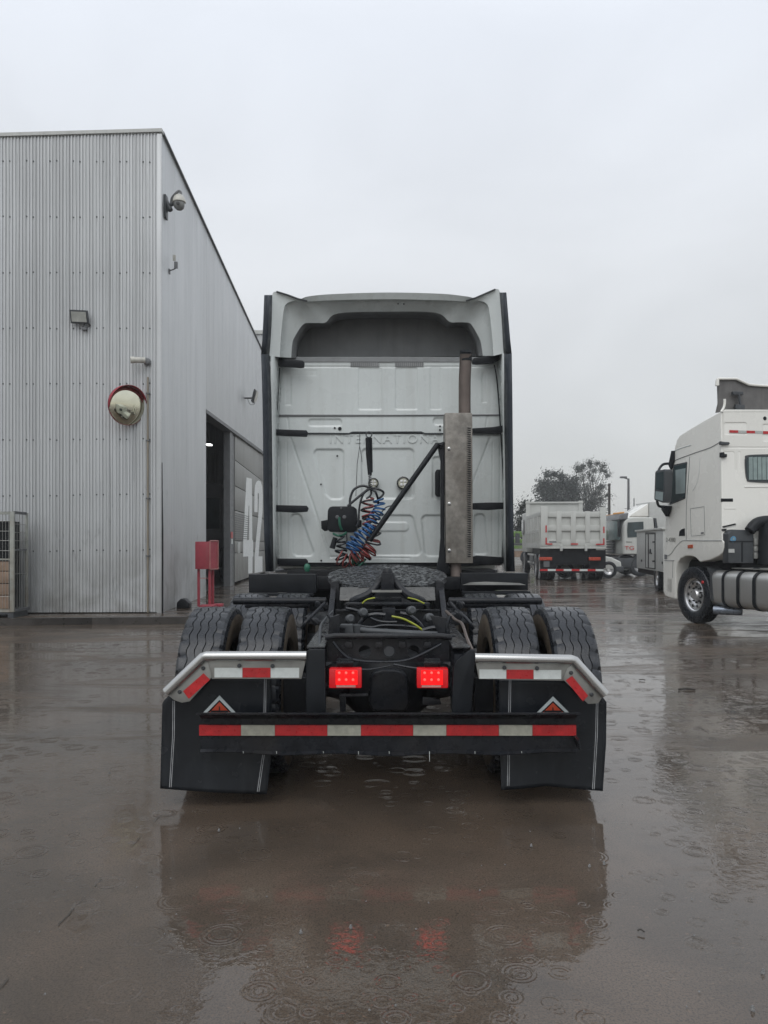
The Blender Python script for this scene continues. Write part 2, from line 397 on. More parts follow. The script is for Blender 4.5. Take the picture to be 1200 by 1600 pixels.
def gridmesh(mb, X, Y, Z):
    r, c = X.shape; b = len(mb.v)
    mb.v += list(zip(X.ravel().tolist(), Y.ravel().tolist(), Z.ravel().tolist()))
    i = np.arange(r-1)[:, None]*c+np.arange(c-1)[None, :]+b
    q = np.stack([i, i+1, i+c+1, i+c], -1).reshape(-1, 4).tolist(); mb.f += [tuple(k) for k in q]; mb.mi += [mb.cm]*len(q)
def interp(tab):
    xs = [t[0] for t in tab]; ys = [t[1] for t in tab]; return lambda v: float(np.interp(v, xs, ys))
def smoothpath(pts, n=6):
    P = [Vector(p) for p in pts]; out = []
    for i in range(len(P)-1):
        p0 = P[max(i-1, 0)]; p1 = P[i]; p2 = P[i+1]; p3 = P[min(i+2, len(P)-1)]
        for k in range(n):
            t = k/n; out.append(.5*((2*p1)+(p2-p0)*t+(2*p0-5*p1+4*p2-p3)*t*t+(3*p1-p0-3*p2+p3)*t**3))
    out.append(P[-1]); return out
def coil(pts, R, turns, Rend=None, n=14, squash=1., ph=0, jit=.0):
    P = smoothpath(pts, 16); L = [0]
    for a, b in zip(P, P[1:]): L.append(L[-1]+(b-a).length)
    N_ = turns*n; out = []; Rend = R if Rend is None else Rend; up = Vector((0, 1, 0))
    for i in range(N_+1):
        t = i/N_*L[-1]; j = max(k for k in range(len(L)) if L[k] <= t+1e-9); j = min(j, len(P)-2)
        f = (t-L[j])/max(1e-9, L[j+1]-L[j]); p = P[j].lerp(P[j+1], f); tg = (P[j+1]-P[j]).normalized()
        u = (up-tg*up.dot(tg)).normalized(); v = tg.cross(u); a = 2*PI*i/n+ph; r = R+(Rend-R)*i/N_
        r *= 1+jit*math.sin(i*.37+ph*3)
        out.append(p+u*math.cos(a)*r*squash+v*math.sin(a)*r)
    return out
def text_obj(name, txt, size, m, parent, mtx, depth=.004, sx=1., space=1., local=True):
    cu = bpy.data.curves.new(name, 'FONT'); cu.body = txt; cu.size = size; cu.extrude = depth; cu.align_x = 'CENTER'; cu.align_y = 'CENTER'
    cu.space_character = space; cu.offset = .0
    t = bpy.data.objects.new('tmp', cu); COL.objects.link(t)
    dg = bpy.context.evaluated_depsgraph_get(); me = bpy.data.meshes.new_from_object(t.evaluated_get(dg))
    bpy.data.objects.remove(t); bpy.data.curves.remove(cu)
    me.transform(Matrix.Diagonal((sx, 1, 1, 1))); me.transform(mtx)
    if parent is not None and not local: me.transform(WM[parent.name].inverted())
    me.materials.clear(); me.materials.append(m); me.name = name
    o = bpy.data.objects.new(name, me); COL.objects.link(o); o.parent = parent; WM[o.name] = WM[parent.name] if parent else Matrix.Identity(4)
    return o
FACE = Matrix.Rotation(PI/2, 4, 'X')          # text plane upright, facing -Y

# ------------------------------------------------------------------ setting: ground, apron, kerb
g = MB(); g.grid([[(x, y, 0) for x in (-400, -60, -15, 0, 15, 60, 400)] for y in (-60, -5, 10, 25, 60, 200, 500)])
tag(g.build('ground', M['ground'], flat=True), kind='structure')
C0 = Vector((-4.28, 14.7)); SD = Vector((-.05, 1)); FD = Vector((-1, -.04))     # warehouse corner, side wall and front wall directions
APZ = .12
a = MB(); ap = [(-30, 12.75), (-6.9, 13.62), (-3.55, 13.95), (-3.2, 14.5), (-3.6, 24), (-4.6, 45), (-30, 45)]
a.prism([(x, y, -.05) for x, y in ap], (0, 0, APZ+.05)); tag(a.build('pavement', M['ground'], flat=True), kind='structure')
k = MB()
kp = [(-30, 12.62), (-20, 13.0), (-12, 13.30), (-6.9, 13.49), (-5.2, 13.68), (-3.52, 13.82), (-3.15, 14.1), (-3.07, 14.6), (-3.3, 20), (-3.5, 26)]
for (x0, y0), (x1, y1) in zip(kp, kp[1:]):
    d = Vector((x1-x0, y1-y0)).normalized(); nn = Vector((-d.y, d.x))*.13
    k.prism([(x0, y0, -.04), (x1, y1, -.04), (x1+nn.x, y1+nn.y, -.04), (x0+nn.x, y0+nn.y, -.04)], (0, 0, APZ+.048))
tag(k.build('kerb', M['kerbm'], bevel=.012), kind='structure')
# slab joints in the yard
def strip(pts, wd, name, z=.004):
    s = MB(); rows = []
    for i, p in enumerate(pts):
        q = Vector(pts[min(i+1, len(pts)-1)])-Vector(pts[max(i-1, 0)]); q.normalize(); nn = Vector((-q.y, q.x))*wd*random.uniform(.4, 1.2)/2
        rows.append([(p[0]-nn.x, p[1]-nn.y, z), (p[0]+nn.x, p[1]+nn.y, z)])
    s.grid(rows); return tag(s.build(name, M['joint'], flat=True), kind='structure')
def gp(x, y): Y = EYE*F/(y-HY); return ((x-HX)/F*Y, Y)
def jit_line(a, b, n=26, j=.006): return [(a[0]+(b[0]-a[0])*i/n+random.uniform(-j, j), a[1]+(b[1]-a[1])*i/n+random.uniform(-j, j)) for i in range(n+1)]
def broken(a, b, n, wd, seed, keep=.5):
    q = random.Random(seed)
    for i in range(n):
        if q.random() > keep: continue
        f0 = (i+q.uniform(0, .3))/n; f1 = (i+q.uniform(.6, 1.))/n
        strip(jit_line((a[0]+(b[0]-a[0])*f0, a[1]+(b[1]-a[1])*f0), (a[0]+(b[0]-a[0])*f1, a[1]+(b[1]-a[1])*f1), 6, .003), wd, 'slab_joint')
broken(gp(-60, 1610), gp(255, 1270), 12, .004, 1, .6)
broken(gp(1115, 1150), gp(1290, 1270), 4, .005, 2, .9)
broken(gp(960, 1052), gp(1115, 1150), 7, .0045, 3, .8)
broken(gp(930, 1085), gp(1010, 1130), 4, .004, 4, .6)

# ------------------------------------------------------------------ warehouse
wh = thing('warehouse', 'large grey corrugated metal warehouse with a dark doorway in its side wall', 'building', (C0.x, C0.y, 0))
def fw(t, z, out=0.):       # front wall: t metres left of the corner
    p = C0+FD*t+Vector((.04, -1))*out; return (p.x, p.y, z)
def sw(s, z, out=0.):       # side wall: s metres back from the corner
    p = C0+SD*s+Vector((1, .05))*out; return (p.x, p.y, z)
def sws(x):                 # photo column -> s on the side wall
    u = (x-HX)/F; return (u*C0.y-C0.x)/(SD.x-u)
def swp(x, y, out=0.):
    s = sws(x); Y = (C0+SD*s).y; return sw(s, EYE-(y-HY)/F*Y, out)
def ftop(t): return 9.36-.05*t
def stop(s): return 9.36+.015*s
# corrugated front cladding, one sheet after another
pitch = .0625; nsheet = 12; sheetw = pitch*14
zr = random.Random(3)
for k in range(nsheet):
    mb = MB(); t0 = .065+k*sheetw
    prof = []
    for i in range(14):
        a0 = t0+i*pitch
        prof += [(a0, 0.), (a0+pitch*.30, 0.), (a0+pitch*.38, .020), (a0+pitch*.78, .020), (a0+pitch*.93, 0.)]
    prof.append((t0+sheetw, 0.)); jo = .002 if k % 2 else 0
    nl = 11; wob_ = [[zr.gauss(0, .0022) for _ in range(15)] for _ in range(nl+1)]      # hand-fixed sheets are never quite straight
    mb.grid([[fw(t+wob_[q][i//5], APZ+.02+(ftop(t)-.06-APZ)*q/nl, h+jo+wob_[q][(i//5+4) % 15]*.8) for i, (t, h) in enumerate(prof)] for q in range(nl+1)])
    mb.build('cladding_sheet', M['galv'], wh, sharp=20)
rv = MB()
for row, zz in enumerate((8.35, 7.35, 6.32, 5.28, 4.25, 3.3, 2.35, 1.3)):
    zz = 8.75-row*1.06
    for i in range(170):
        if i % 7 not in (2, 4): continue
        t = .065+pitch*(i+.15); z2 = zz-.012*t+zr.uniform(-.01, .01); p = fw(t, z2, .0)
        rv.lathe([(.015, 0), (.015, .006), (.006, .011)], p, (.04, -1, 0), 6)
tag(rv.build('rivet_row', M['dgrey'], wh), kind='stuff')
mb = MB(); mb.prism([fw(-.03, APZ, .03), fw(.06, APZ, .03), fw(.06, APZ, -.02), fw(-.03, APZ, -.02)], (0, 0, 9.16)); mb.build('corner_trim', M['galv'], wh, bevel=.004)
mb = MB(); mb.prism([fw(-.035, APZ, .034), fw(-.052, APZ, .034), fw(-.052, 1.7, .034), fw(-.040, 2.4, .034), fw(-.035, 3.0, .034)], (0, .05, 0)); mb.build('open_seam', M['deepblack'], wh)
mb = MB(); mb.prism([fw(-.04, 9.31, .05), fw(-.04, 9.375, .05), fw(11, 9.375-.55, .05), fw(11, 9.31-.55, .05)], (0, .12, 0)); mb.build('roof_flashing', M['greywhite'], wh)
# side wall in vertical panels
o0 = sws(322); o1 = sws(371); oe = 21.0; lint = interp([(0, 4.62), (4.8, 4.79), (18.8, 5.35), (30, 5.75)])
edges = [0.05, 1.2, 2.4, 3.6, o0]
for a_, b_ in zip(edges, edges[1:]):
    mb = MB(); mb.prism([sw(a_+.004, APZ), sw(b_-.004, APZ), sw(b_-.004, stop(b_)), sw(a_+.004, stop(a_))], (-.2, 0, 0)); mb.build('wall_panel', M['sidewall'], wh, bevel=.003)
e2 = [o0]+[o0+i*1.25 for i in range(1, 14)]
for a_, b_ in zip(e2, e2[1:]):
    mb = MB(); mb.prism([sw(a_+.003, lint(a_)), sw(b_-.003, lint(b_)), sw(b_-.003, stop(b_)), sw(a_+.003, stop(a_))], (-.2, 0, 0)); mb.build('wall_panel', M['sidewall'], wh, bevel=.003)
mb = MB(); mb.prism([sw(e2[-1]+.01, APZ), sw(34, APZ), sw(34, stop(34)), sw(e2[-1]+.01, stop(20))], (-.2, 0, 0)); mb.build('wall_panel', M['sidewall'], wh)
mb = MB(); mb.prism([sw(.08, stop(0)-.01, .05), sw(34, stop(34)-.01, .05), sw(34, stop(34)+.05, .05), sw(.08, stop(0)+.02, .05)], (-.14, 0, 0)); mb.build('roof_flashing', M['post'], wh)
mb = MB(); mb.prism([sw(o0-.02, lint(o0)-.02, .012), sw(20.5, lint(20.5)-.02, .012), sw(20.5, lint(20.5)+.10, .012), sw(o0-.02, lint(o0)+.07, .012)], (-.3, 0, 0)); mb.build('door_lintel', M['post'], wh)
# doorway frame and half-open sliding door with its numerals
mb = MB(); s_ = sws(362)
mb.prism([sw(s_, APZ, -.05), sw(sws(366), APZ, -.05), sw(sws(366), 5.0, -.05), sw(s_, 4.98, -.05)], (-.2, 0, 0)); mb.build('door_jamb', M['mgrey'], wh)
mb = MB(); mb.prism([sw(sws(366)+.02, APZ, -.10), sw(o1, APZ, -.10), sw(o1, 5.02, -.10), sw(sws(366)+.02, 5.0, -.10)], (-.1, 0, 0)); mb.build('door_jamb', M['dgrey'], wh)
mb = MB(); mb.prism([swp(362.6, 831, -.04), swp(365.6, 831, -.04), swp(365.6, 841, -.04), swp(362.6, 841, -.04)], (.01, 0, 0)); mb.build('marker_strip', M['red'], wh)
mb = MB(); mb.prism([swp(363.2, 842, -.04), swp(365.4, 842, -.04), swp(365.4, 850, -.04), swp(363.2, 850, -.04)], (.01, 0, 0)); mb.build('marker_strip', M['wht'], wh)
dz = [.18, 1.15, 1.55, 2.55, 3.35, 4.2, 5.55]
for z0, z1 in zip(dz, dz[1:]):
    mb = MB(); mb.prism([sw(o1+.03, z0+.01, -.08), sw(20.3, z0+.01, -.08), sw(20.3, z1-.015, -.08), sw(o1+.03, min(z1-.015, 5.05), -.08)], (-.08, 0, 0)); mb.build('door_panel', M['doorpanel'], wh, bevel=.006)
mb = MB()
for i in range(12):
    z = 1.62+i*.075; mb.prism([sw(o1+.1, z, -.06), sw(o1+3.6, z, -.06), sw(o1+3.6, z+.02, -.06), sw(o1+.1, z+.02, -.06)], (-.02, 0, 0))
mb.build('door_louvre', M['mgrey'], wh)
mb = MB(); mb.prism([swp(374.5, 848, -.05), swp(378, 847, -.05), swp(378, 864, -.05), swp(374.5, 865, -.05)], (-.05, 0, 0)); mb.build('door_lock', M['greywhite'], wh, bevel=.01)
def crop(pts, ox=300, oy=640, k=5.3333): return [(ox+x/k, oy+y/k) for x, y in pts]
four = crop([(470, 565), (513, 575), (517, 1085), (524, 1092), (524, 1225), (519, 1225), (519, 1362), (484, 1366), (484, 1224), (443, 1226), (443, 1098)])
two = crop([(534, 855), (535, 700), (541, 630), (553, 600), (568, 590), (586, 600), (598, 640), (603, 720), (600, 860), (590, 960), (575, 1120), (568, 1222), (600, 1222), (600, 1350), (536, 1362), (537, 1225), (548, 1090), (566, 900), (572, 760), (571, 700), (566, 692), (561, 705), (560, 855)])
def numeral(outline, hole=None, name='numeral'):
    mb = MB(); mb.prism([swp(x, y, -.066) for x, y in outline], (-.008, 0, 0)); mb.build(name, M['white42'], wh, sharp=10)
numeral(four); numeral(two)
mb = MB(); mb.prism([swp(x, y, -.060) for x, y in crop([(487, 800), (491, 800), (487, 1085), (474, 1088)])], (-.004, 0, 0)); mb.build('numeral_counter', M['doorpanel'], wh)
# interior: back, floor, ceiling lamp
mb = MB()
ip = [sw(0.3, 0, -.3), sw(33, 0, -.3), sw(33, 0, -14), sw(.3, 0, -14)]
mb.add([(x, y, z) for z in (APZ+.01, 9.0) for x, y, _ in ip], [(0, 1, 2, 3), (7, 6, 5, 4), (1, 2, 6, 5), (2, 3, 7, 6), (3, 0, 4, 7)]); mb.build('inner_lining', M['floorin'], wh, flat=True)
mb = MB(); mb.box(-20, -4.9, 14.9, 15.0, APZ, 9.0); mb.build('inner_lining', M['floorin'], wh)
mb = MB(); q = Wp(326, 694.5, 30); mb.box(q[0]-.08, q[0]+.10, 29.9, 30.2, q[2]-.03, q[2]+.02); mb.build('ceiling_lamp', mat('lit_workshop_lamp', (.9, .9, .9), .3, emit=(1, 1, .97), es=2.5), wh)
# truck parked inside the doorway
it = thing('truck', 'dim truck cab parked inside the dark warehouse doorway', 'truck', (-6.150, 26.5, APZ))
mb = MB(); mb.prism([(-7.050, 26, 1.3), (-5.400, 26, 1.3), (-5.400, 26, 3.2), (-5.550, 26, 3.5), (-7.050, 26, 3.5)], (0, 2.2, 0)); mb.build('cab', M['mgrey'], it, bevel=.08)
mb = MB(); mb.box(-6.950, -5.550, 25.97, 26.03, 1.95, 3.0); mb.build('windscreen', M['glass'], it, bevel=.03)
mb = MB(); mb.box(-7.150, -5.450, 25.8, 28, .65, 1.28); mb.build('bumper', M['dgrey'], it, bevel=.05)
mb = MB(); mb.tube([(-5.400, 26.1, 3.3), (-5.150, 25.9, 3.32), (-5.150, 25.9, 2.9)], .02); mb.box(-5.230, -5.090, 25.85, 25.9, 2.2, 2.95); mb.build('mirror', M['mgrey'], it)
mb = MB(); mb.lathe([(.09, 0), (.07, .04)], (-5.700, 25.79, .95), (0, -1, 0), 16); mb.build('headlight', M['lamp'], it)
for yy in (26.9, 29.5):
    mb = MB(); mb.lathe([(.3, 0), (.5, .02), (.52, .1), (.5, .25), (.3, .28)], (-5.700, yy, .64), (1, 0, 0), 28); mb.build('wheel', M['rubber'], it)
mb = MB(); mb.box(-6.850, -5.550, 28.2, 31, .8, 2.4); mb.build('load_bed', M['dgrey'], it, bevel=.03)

# conduit, cameras, lights and mirror on the warehouse walls
def onf(x, y):               # photo direction -> (t, z) on the front wall
    u = (x-HX)/F; t = (u*C0.y-C0.x)/(FD.x-u*FD.y); Y = C0.y+FD.y*t; return t, EYE-(y-HY)/F*Y
t_, z_ = onf(232, 590)
cdt = thing('conduit_pipe', 'thin brownish vertical conduit pipe on the corrugated wall below the small camera', 'pipe', fw(t_, APZ, .05))
mb = MB(); mb.tube([fw(t_, APZ+.01, .045), fw(t_, z_, .045)], .018, 8); mb.build('pipe', mat('rust_stained_conduit', (.23, .20, .15), .5, var=.3, vs=3), cdt)
mb = MB()
for z in (1.2, 2.3, 3.4, 4.3): mb.box(fw(t_, 0)[0]-.035, fw(t_, 0)[0]+.035, fw(t_, 0)[1]-.07, fw(t_, 0)[1]-.0, z, z+.025)
mb.build('clip', M['post'], cdt)
# bullet camera
t, z = onf(231, 566); b0 = Vector(fw(t, z, .03))
bc = thing('security_camera', 'small silver bullet camera above the convex mirror pointing left', 'camera', tuple(b0), 0, 'security cameras on the warehouse')
mb = MB(); mb.lathe([(.07, 0), (.07, .04), (.05, .07)], b0, (0, -1, 0), 16); mb.build('wall_mount', M['mgrey'], bc)
mb = MB(); mb.tube([b0+Vector((0, -.04, 0)), b0+Vector((-.05, -.13, 0))], .022); mb.build('arm', M['mgrey'], bc)
ax = Vector((-.93, -.35, -.06)).normalized(); mb = MB(); mb.lathe([(.045, 0), (.055, .01), (.055, .2), (.064, .2), (.064, .27), (.052, .27), (.04, .25)], b0+Vector((-.0, -.13, 0)), ax, 18); mb.build('housing', M['camwhite'], bc)
mb = MB(); mb.lathe([(.04, .252), (.0, .254)], b0+Vector((0, -.13, 0)), ax, 18, cap=False); mb.build('lens', M['glass'], bc)
# floodlight on the front wall
t, z = onf(128, 499); b0 = Vector(fw(t, z, .16))
fl = thing('floodlight', 'black framed square floodlight on the corrugated front wall', 'floodlight', tuple(b0), 0, 'floodlights on the warehouse walls')
def tilted(c, u, v, hw, hh, th, mb): c, u, v = Vector(c), Vector(u).normalized(), Vector(v).normalized(); n = u.cross(v); mb.prism([c-u*hw-v*hh, c+u*hw-v*hh, c+u*hw+v*hh, c-u*hw+v*hh], n*th)
U_ = (1, .10, -.02); V_ = (.0, -.28, 1)
mb = MB(); tilted(b0, U_, V_, .165, .125, -.07, mb); mb.build('housing', M['dgrey'], fl, bevel=.012)
mb = MB(); tilted(b0+Vector((0, -.006, 0)), U_, V_, .135, .092, .006, mb); mb.build('lens', mat('pale_floodlight_glass', (.38, .39, .36), .2), fl)
mb = MB(); mb.tube([b0+Vector((.13, .06, -.02)), b0+Vector((.15, .15, -.12)), b0+Vector((.10, .16, -.16))], .015); mb.tube([b0+Vector((.06, .09, -.1)), b0+Vector((.07, .1, -.2))], .02); mb.box(b0.x+.02, b0.x+.11, b0.y+.07, b0.y+.15, b0.z-.22, b0.z-.17); mb.build('bracket', M['post'], fl)
# convex mirror
t, z = onf(204, 637); b0 = Vector(fw(t, z, .22))
cm = thing('convex_mirror', 'round convex safety mirror with a red hood on the corrugated wall', 'mirror', tuple(b0))
ax = Vector((.70, -.70, -.10)).normalized(); R_ = .365
mb = MB(); mb.lathe([(0, .10), (.08, .096), (.16, .083), (.24, .06), (.30, .038), (R_-.008, 0.0)], b0, ax, 40, cap=False); mb.build('mirror_face', M['mirrorface'], cm, sharp=80)
mb = MB(); mb.lathe([(R_-.008, -.01), (R_, .0), (R_+.004, -.03), (.20, -.07), (0, -.08)], b0, ax, 40, cap=False); mb.build('rim', M['mirrorpink'], cm)
u = ax.orthogonal(); upv = (Vector((-.30, 0, 1))-ax*Vector((-.30, 0, 1)).dot(ax)).normalized(); rtv = ax.cross(upv)
rows = []
for i in range(33):
    a_ = math.radians(-92+184*i/32); dp = .12*math.cos(a_*.9)**.6 if abs(a_) < 1.6 else .0
    dr = rtv*math.sin(a_)+upv*math.cos(a_); rows.append([b0+dr*(R_+.006)-ax*.02, b0+dr*(R_+.012)+ax*max(dp, .01)])
mb = MB(); mb.grid(rows); mb.build('hood', M['mirrorred'], cm, thick=.006)
mb = MB(); mb.tube([b0-ax*.07, b0-ax*.14, Vector(fw(t-.05, z, .02))], .025); mb.build('bracket', M['post'], cm)
# dome camera, antenna bracket and small floodlight on the side wall
P0 = Vector(swp(257, 322)); c0 = P0+Vector((.32, -.12, .04))
dc = thing('dome_camera', 'cream dome security camera on an arm high at the warehouse corner', 'camera', tuple(P0), 0, 'security cameras on the warehouse')
mb = MB(); mb.tube([P0+Vector((0, 0, -.15)), P0+Vector((.12, -.03, .0)), P0+Vector((.20, -.06, .02))], .035); mb.tube([P0+Vector((.02, 0, .12)), P0+Vector((.13, -.03, -.1))], .05); mb.box(P0.x-.0, P0.x+.05, P0.y-.08, P0.y+.08, P0.z-.25, P0.z+.2); mb.build('wall_bracket', M['dgrey'], dc, bevel=.008)
mb = MB(); mb.tube(smoothpath([P0+Vector((.14, -.03, -.02)), P0+Vector((.17, -.08, .12)), c0+Vector((-.02, 0, .19)), c0+Vector((.03, 0, .17)), c0+Vector((.02, 0, .1))]), .025); mb.build('arm', M['mgrey'], dc)
mb = MB(); mb.lathe([(.03, .13), (.06, .12), (.10, .08), (.122, .02), (.125, -.02), (.11, -.03)], c0, (0, 0, 1), 28); mb.build('shell', M['camwhite'], dc)
mb = MB(); mb.lathe([(.105, -.03), (.105, -.09), (.09, -.13), (.05, -.165), (0, -.175)], c0, (0, 0, 1), 28); mb.build('dome', mat('grey_camera_dome', (.2, .205, .2), .2), dc)
mb = MB(); mb.lathe([(.035, 0), (.035, .012), (.02, .014)], c0+Vector((-.0, -.10, -.08)), (0, -1, 0), 16); mb.build('lens', M['worklamprim'], dc)
P0 = Vector(swp(264, 423))
an = thing('antenna_bracket', 'small grey aerial on a bent bracket below the dome camera', 'aerial', tuple(P0))
mb = MB(); mb.tube(smoothpath([P0, P0+Vector((.10, -.02, .02)), P0+Vector((.15, -.03, .06)), P0+Vector((.16, -.03, .16))]), .012); mb.box(P0.x-.01, P0.x+.02, P0.y-.04, P0.y+.04, P0.z-.06, P0.z+.03); mb.build('bracket', M['post'], an)
mb = MB(); mb.box(P0.x+.12, P0.x+.19, P0.y-.07, P0.y-.03, P0.z+.03, P0.z+.16); mb.build('box', M['mgrey'], an, bevel=.006)
mb = MB(); mb.box(P0.x+.09, P0.x+.15, P0.y-.06, P0.y-.03, P0.z+.18, P0.z+.30); mb.build('panel', M['camwhite'], an, bevel=.006)
P0 = Vector(swp(382, 622))
f2 = thing('floodlight', 'thin floodlight on an arm above the warehouse doorway', 'floodlight', tuple(P0), 0, 'floodlights on the warehouse walls')
mb = MB(); mb.tube([P0, P0+Vector((.30, 0, .0))], .03); mb.tube(smoothpath([P0+Vector((.1, 0, 0)), P0+Vector((.2, 0, -.22)), P0+Vector((.35, 0, -.2)), P0+Vector((.3, 0, -.02))]), .008); mb.build('arm', M['post'], f2)
mb = MB(); tilted(P0+Vector((.36, 0, .06)), (.25, 0, 1), (0, 1, 0), .22, .2, .05, mb); mb.build('housing', M['dgrey'], f2, bevel=.01)
mb = MB(); tilted(P0+Vector((.425, 0, .045)), (.25, 0, 1), (0, 1, 0), .19, .17, .008, mb); mb.build('lens', M['camwhite'], f2)

# far taller corrugated hall behind
b2 = thing('rear_hall', 'taller ribbed grey hall just showing behind the warehouse roof edge', 'building', (-7, 40, 0))
mb = MB(); prof = []
for i in range(60): prof += [(-16+i*.2, 0), (-16+i*.2+.1, 0), (-16+i*.2+.12, -.03), (-16+i*.2+.18, -.03)]
mb.grid([[(x, 40+h, 0) for x, h in prof], [(x, 40+h, 12.35) for x, h in prof]]); mb.build('cladding', M['galv'], b2, sharp=20)
mb = MB(); mb.box(-16.1, -4.0, 39.9, 52, 12.36, 12.55); mb.build('roof', M['greywhite'], b2)
mb = MB(); mb.box(-16, -4.2, 40.1, 52, 0, 12.3); mb.build('core', M['mgrey'], b2)

# ------------------------------------------------------------------ red hose cabinet, black wedge, wire cage
hc = thing('hydrant_cabinet', 'faded red hose cabinet on red legs beside the warehouse doorway', 'fire cabinet', (-3.7, 16.1, APZ))
mb = MB(); mb.box(-3.91, -3.60, 15.9, 16.2, .92, 1.49); mb.build('cabinet_box', M['cabinet'], hc, bevel=.006)
mb = MB(); mb.prism([(-3.595, 15.9, .93), (-3.51, 16.2, .93), (-3.51, 16.2, 1.49), (-3.595, 15.9, 1.49)], (-.02, .01, 0)); mb.build('door', M['cabinet'], hc)
mb = MB()
for a_, b_ in (((-3.60, 15.885, .915), (-3.60, 15.885, 1.505)), ((-3.50, 16.2, .915), (-3.50, 16.2, 1.505)), ((-3.60, 15.885, 1.505), (-3.50, 16.2, 1.505)), ((-3.60, 15.885, .915), (-3.50, 16.2, .915))): mb.tube([a_, b_], .012, 6)
mb.build('door_frame', M['cabinetedge'], hc)
for x, y in ((-3.86, 16.0), (-3.63, 16.0), (-3.60, 16.15)):
    mb = MB(); mb.box(x-.025, x+.025, y-.02, y+.02, APZ+.02, .93); mb.build('leg', M['cabinet'], hc)
mb = MB(); mb.box(-3.88, -3.6, 15.985, 16.005, .72, .735); mb.build('brace', M['cabinetedge'], hc)
mb = MB(); mb.box(-3.80, -3.50, 15.75, 16.05, APZ+.002, APZ+.06); mb.box(-3.58, -3.40, 16.1, 16.3, APZ+.002, APZ+.06); mb.build('foot_plate', M['cabinet'], hc, bevel=.004)
mb = MB(); q = -4.13; mb.prism([(q-.12, 15.7, APZ), (q+.14, 15.7, APZ), (q+.15, 15.7, APZ+.10), (q+.06, 15.7, APZ+.19), (q-.03, 15.7, APZ+.2), (q-.11, 15.7, APZ+.12)], (0, .25, 0))
tag(mb.build('rubber_wedge', M['blackflat'], bevel=.02), 'black rubber wedge on the ground left of the red cabinet', 'wedge')

cg = thing('wire_cage', 'pale framed wire mesh cage with brown boards against the corrugated wall', 'cage', (-7.4, 14.0, APZ))
x0, x1, y0, y1, z0, z1 = -8.9, -6.62, 13.72, 14.32, .22, 2.02
for x, y in ((x1-.07, y0), (x0, y0), (x1-.05, y1-.05)):
    mb = MB(); mb.box(x, x+(.075 if y == y0 else .04), y, y+.05, z0, z1); mb.build('post', M['cageframe'], cg, bevel=.004)
mb = MB(); mb.box(x0+.08, x1-.073, y0+.005, y0+.045, z1-.05, z1); mb.box(x0+.08, x1-.073, y0+.005, y0+.045, 1.15, 1.18); mb.box(x0+.08, x1-.073, y0+.005, y0+.045, z0, z0+.05); mb.build('front_rail', M['cageframe'], cg)
mb = MB(); mb.box(x1-.04, x1-.01, y0+.052, y1-.06, z1-.04, z1+.01); mb.box(x1-.04, x1-.01, y0+.052, y1-.06, 1.32, 1.35); mb.box(x1-.06, x1+.02, y0+.052, y1-.0, z0, z0+.05); mb.build('side_rail', M['post'], cg)
mb = MB()
for i in range(40): x = x0+.1+i*.055; (x < x1-.08) and mb.tube([(x, y0+.01, z0+.05), (x, y0+.01, z1-.05)], .003, 5)
for z in (.5, 1.32, 1.5, 1.67, 1.85): mb.tube([(x0+.08, y0+.006, z), (x1-.075, y0+.006, z)], .004, 5)
mb.build('front_mesh', M['wire'], cg)
mb = MB()
for i in range(6): y = y0+.1+i*.09; mb.tube([(x1-.025, y, z0+.05), (x1-.025, y, z1-.04)], .004, 5)
for z in (1.5, 1.65, 1.8, .9): mb.tube([(x1-.025, y0+.05, z), (x1-.025, y1-.05, z)], .005, 5)
mb.build('side_mesh', M['wire'], cg)
for i, z in enumerate((.28, .53, .74, .96)):
    mb = MB(); mb.box(x0+.1, x1-.1, y0+.03, y0+.06, z, z+(.24, .2, .21, .17)[i]-.004); mb.build('board', M['wood'], cg, bevel=.004)
mb = MB(); mb.box(x0+.1, x1-.12, y0+.12, y1-.1, z0+.06, 1.85); mb.build('dark_contents', M['deepblack'], cg)
mb = MB(); mb.box(x0, x1, y0, y1-.05, APZ+.06, z0-.01)
for i in range(5): mb.box(x0+.1+i*.52, x0+.2+i*.52, y0, y1-.05, APZ, APZ+.06)
mb.build('base', M['dgrey'], cg)

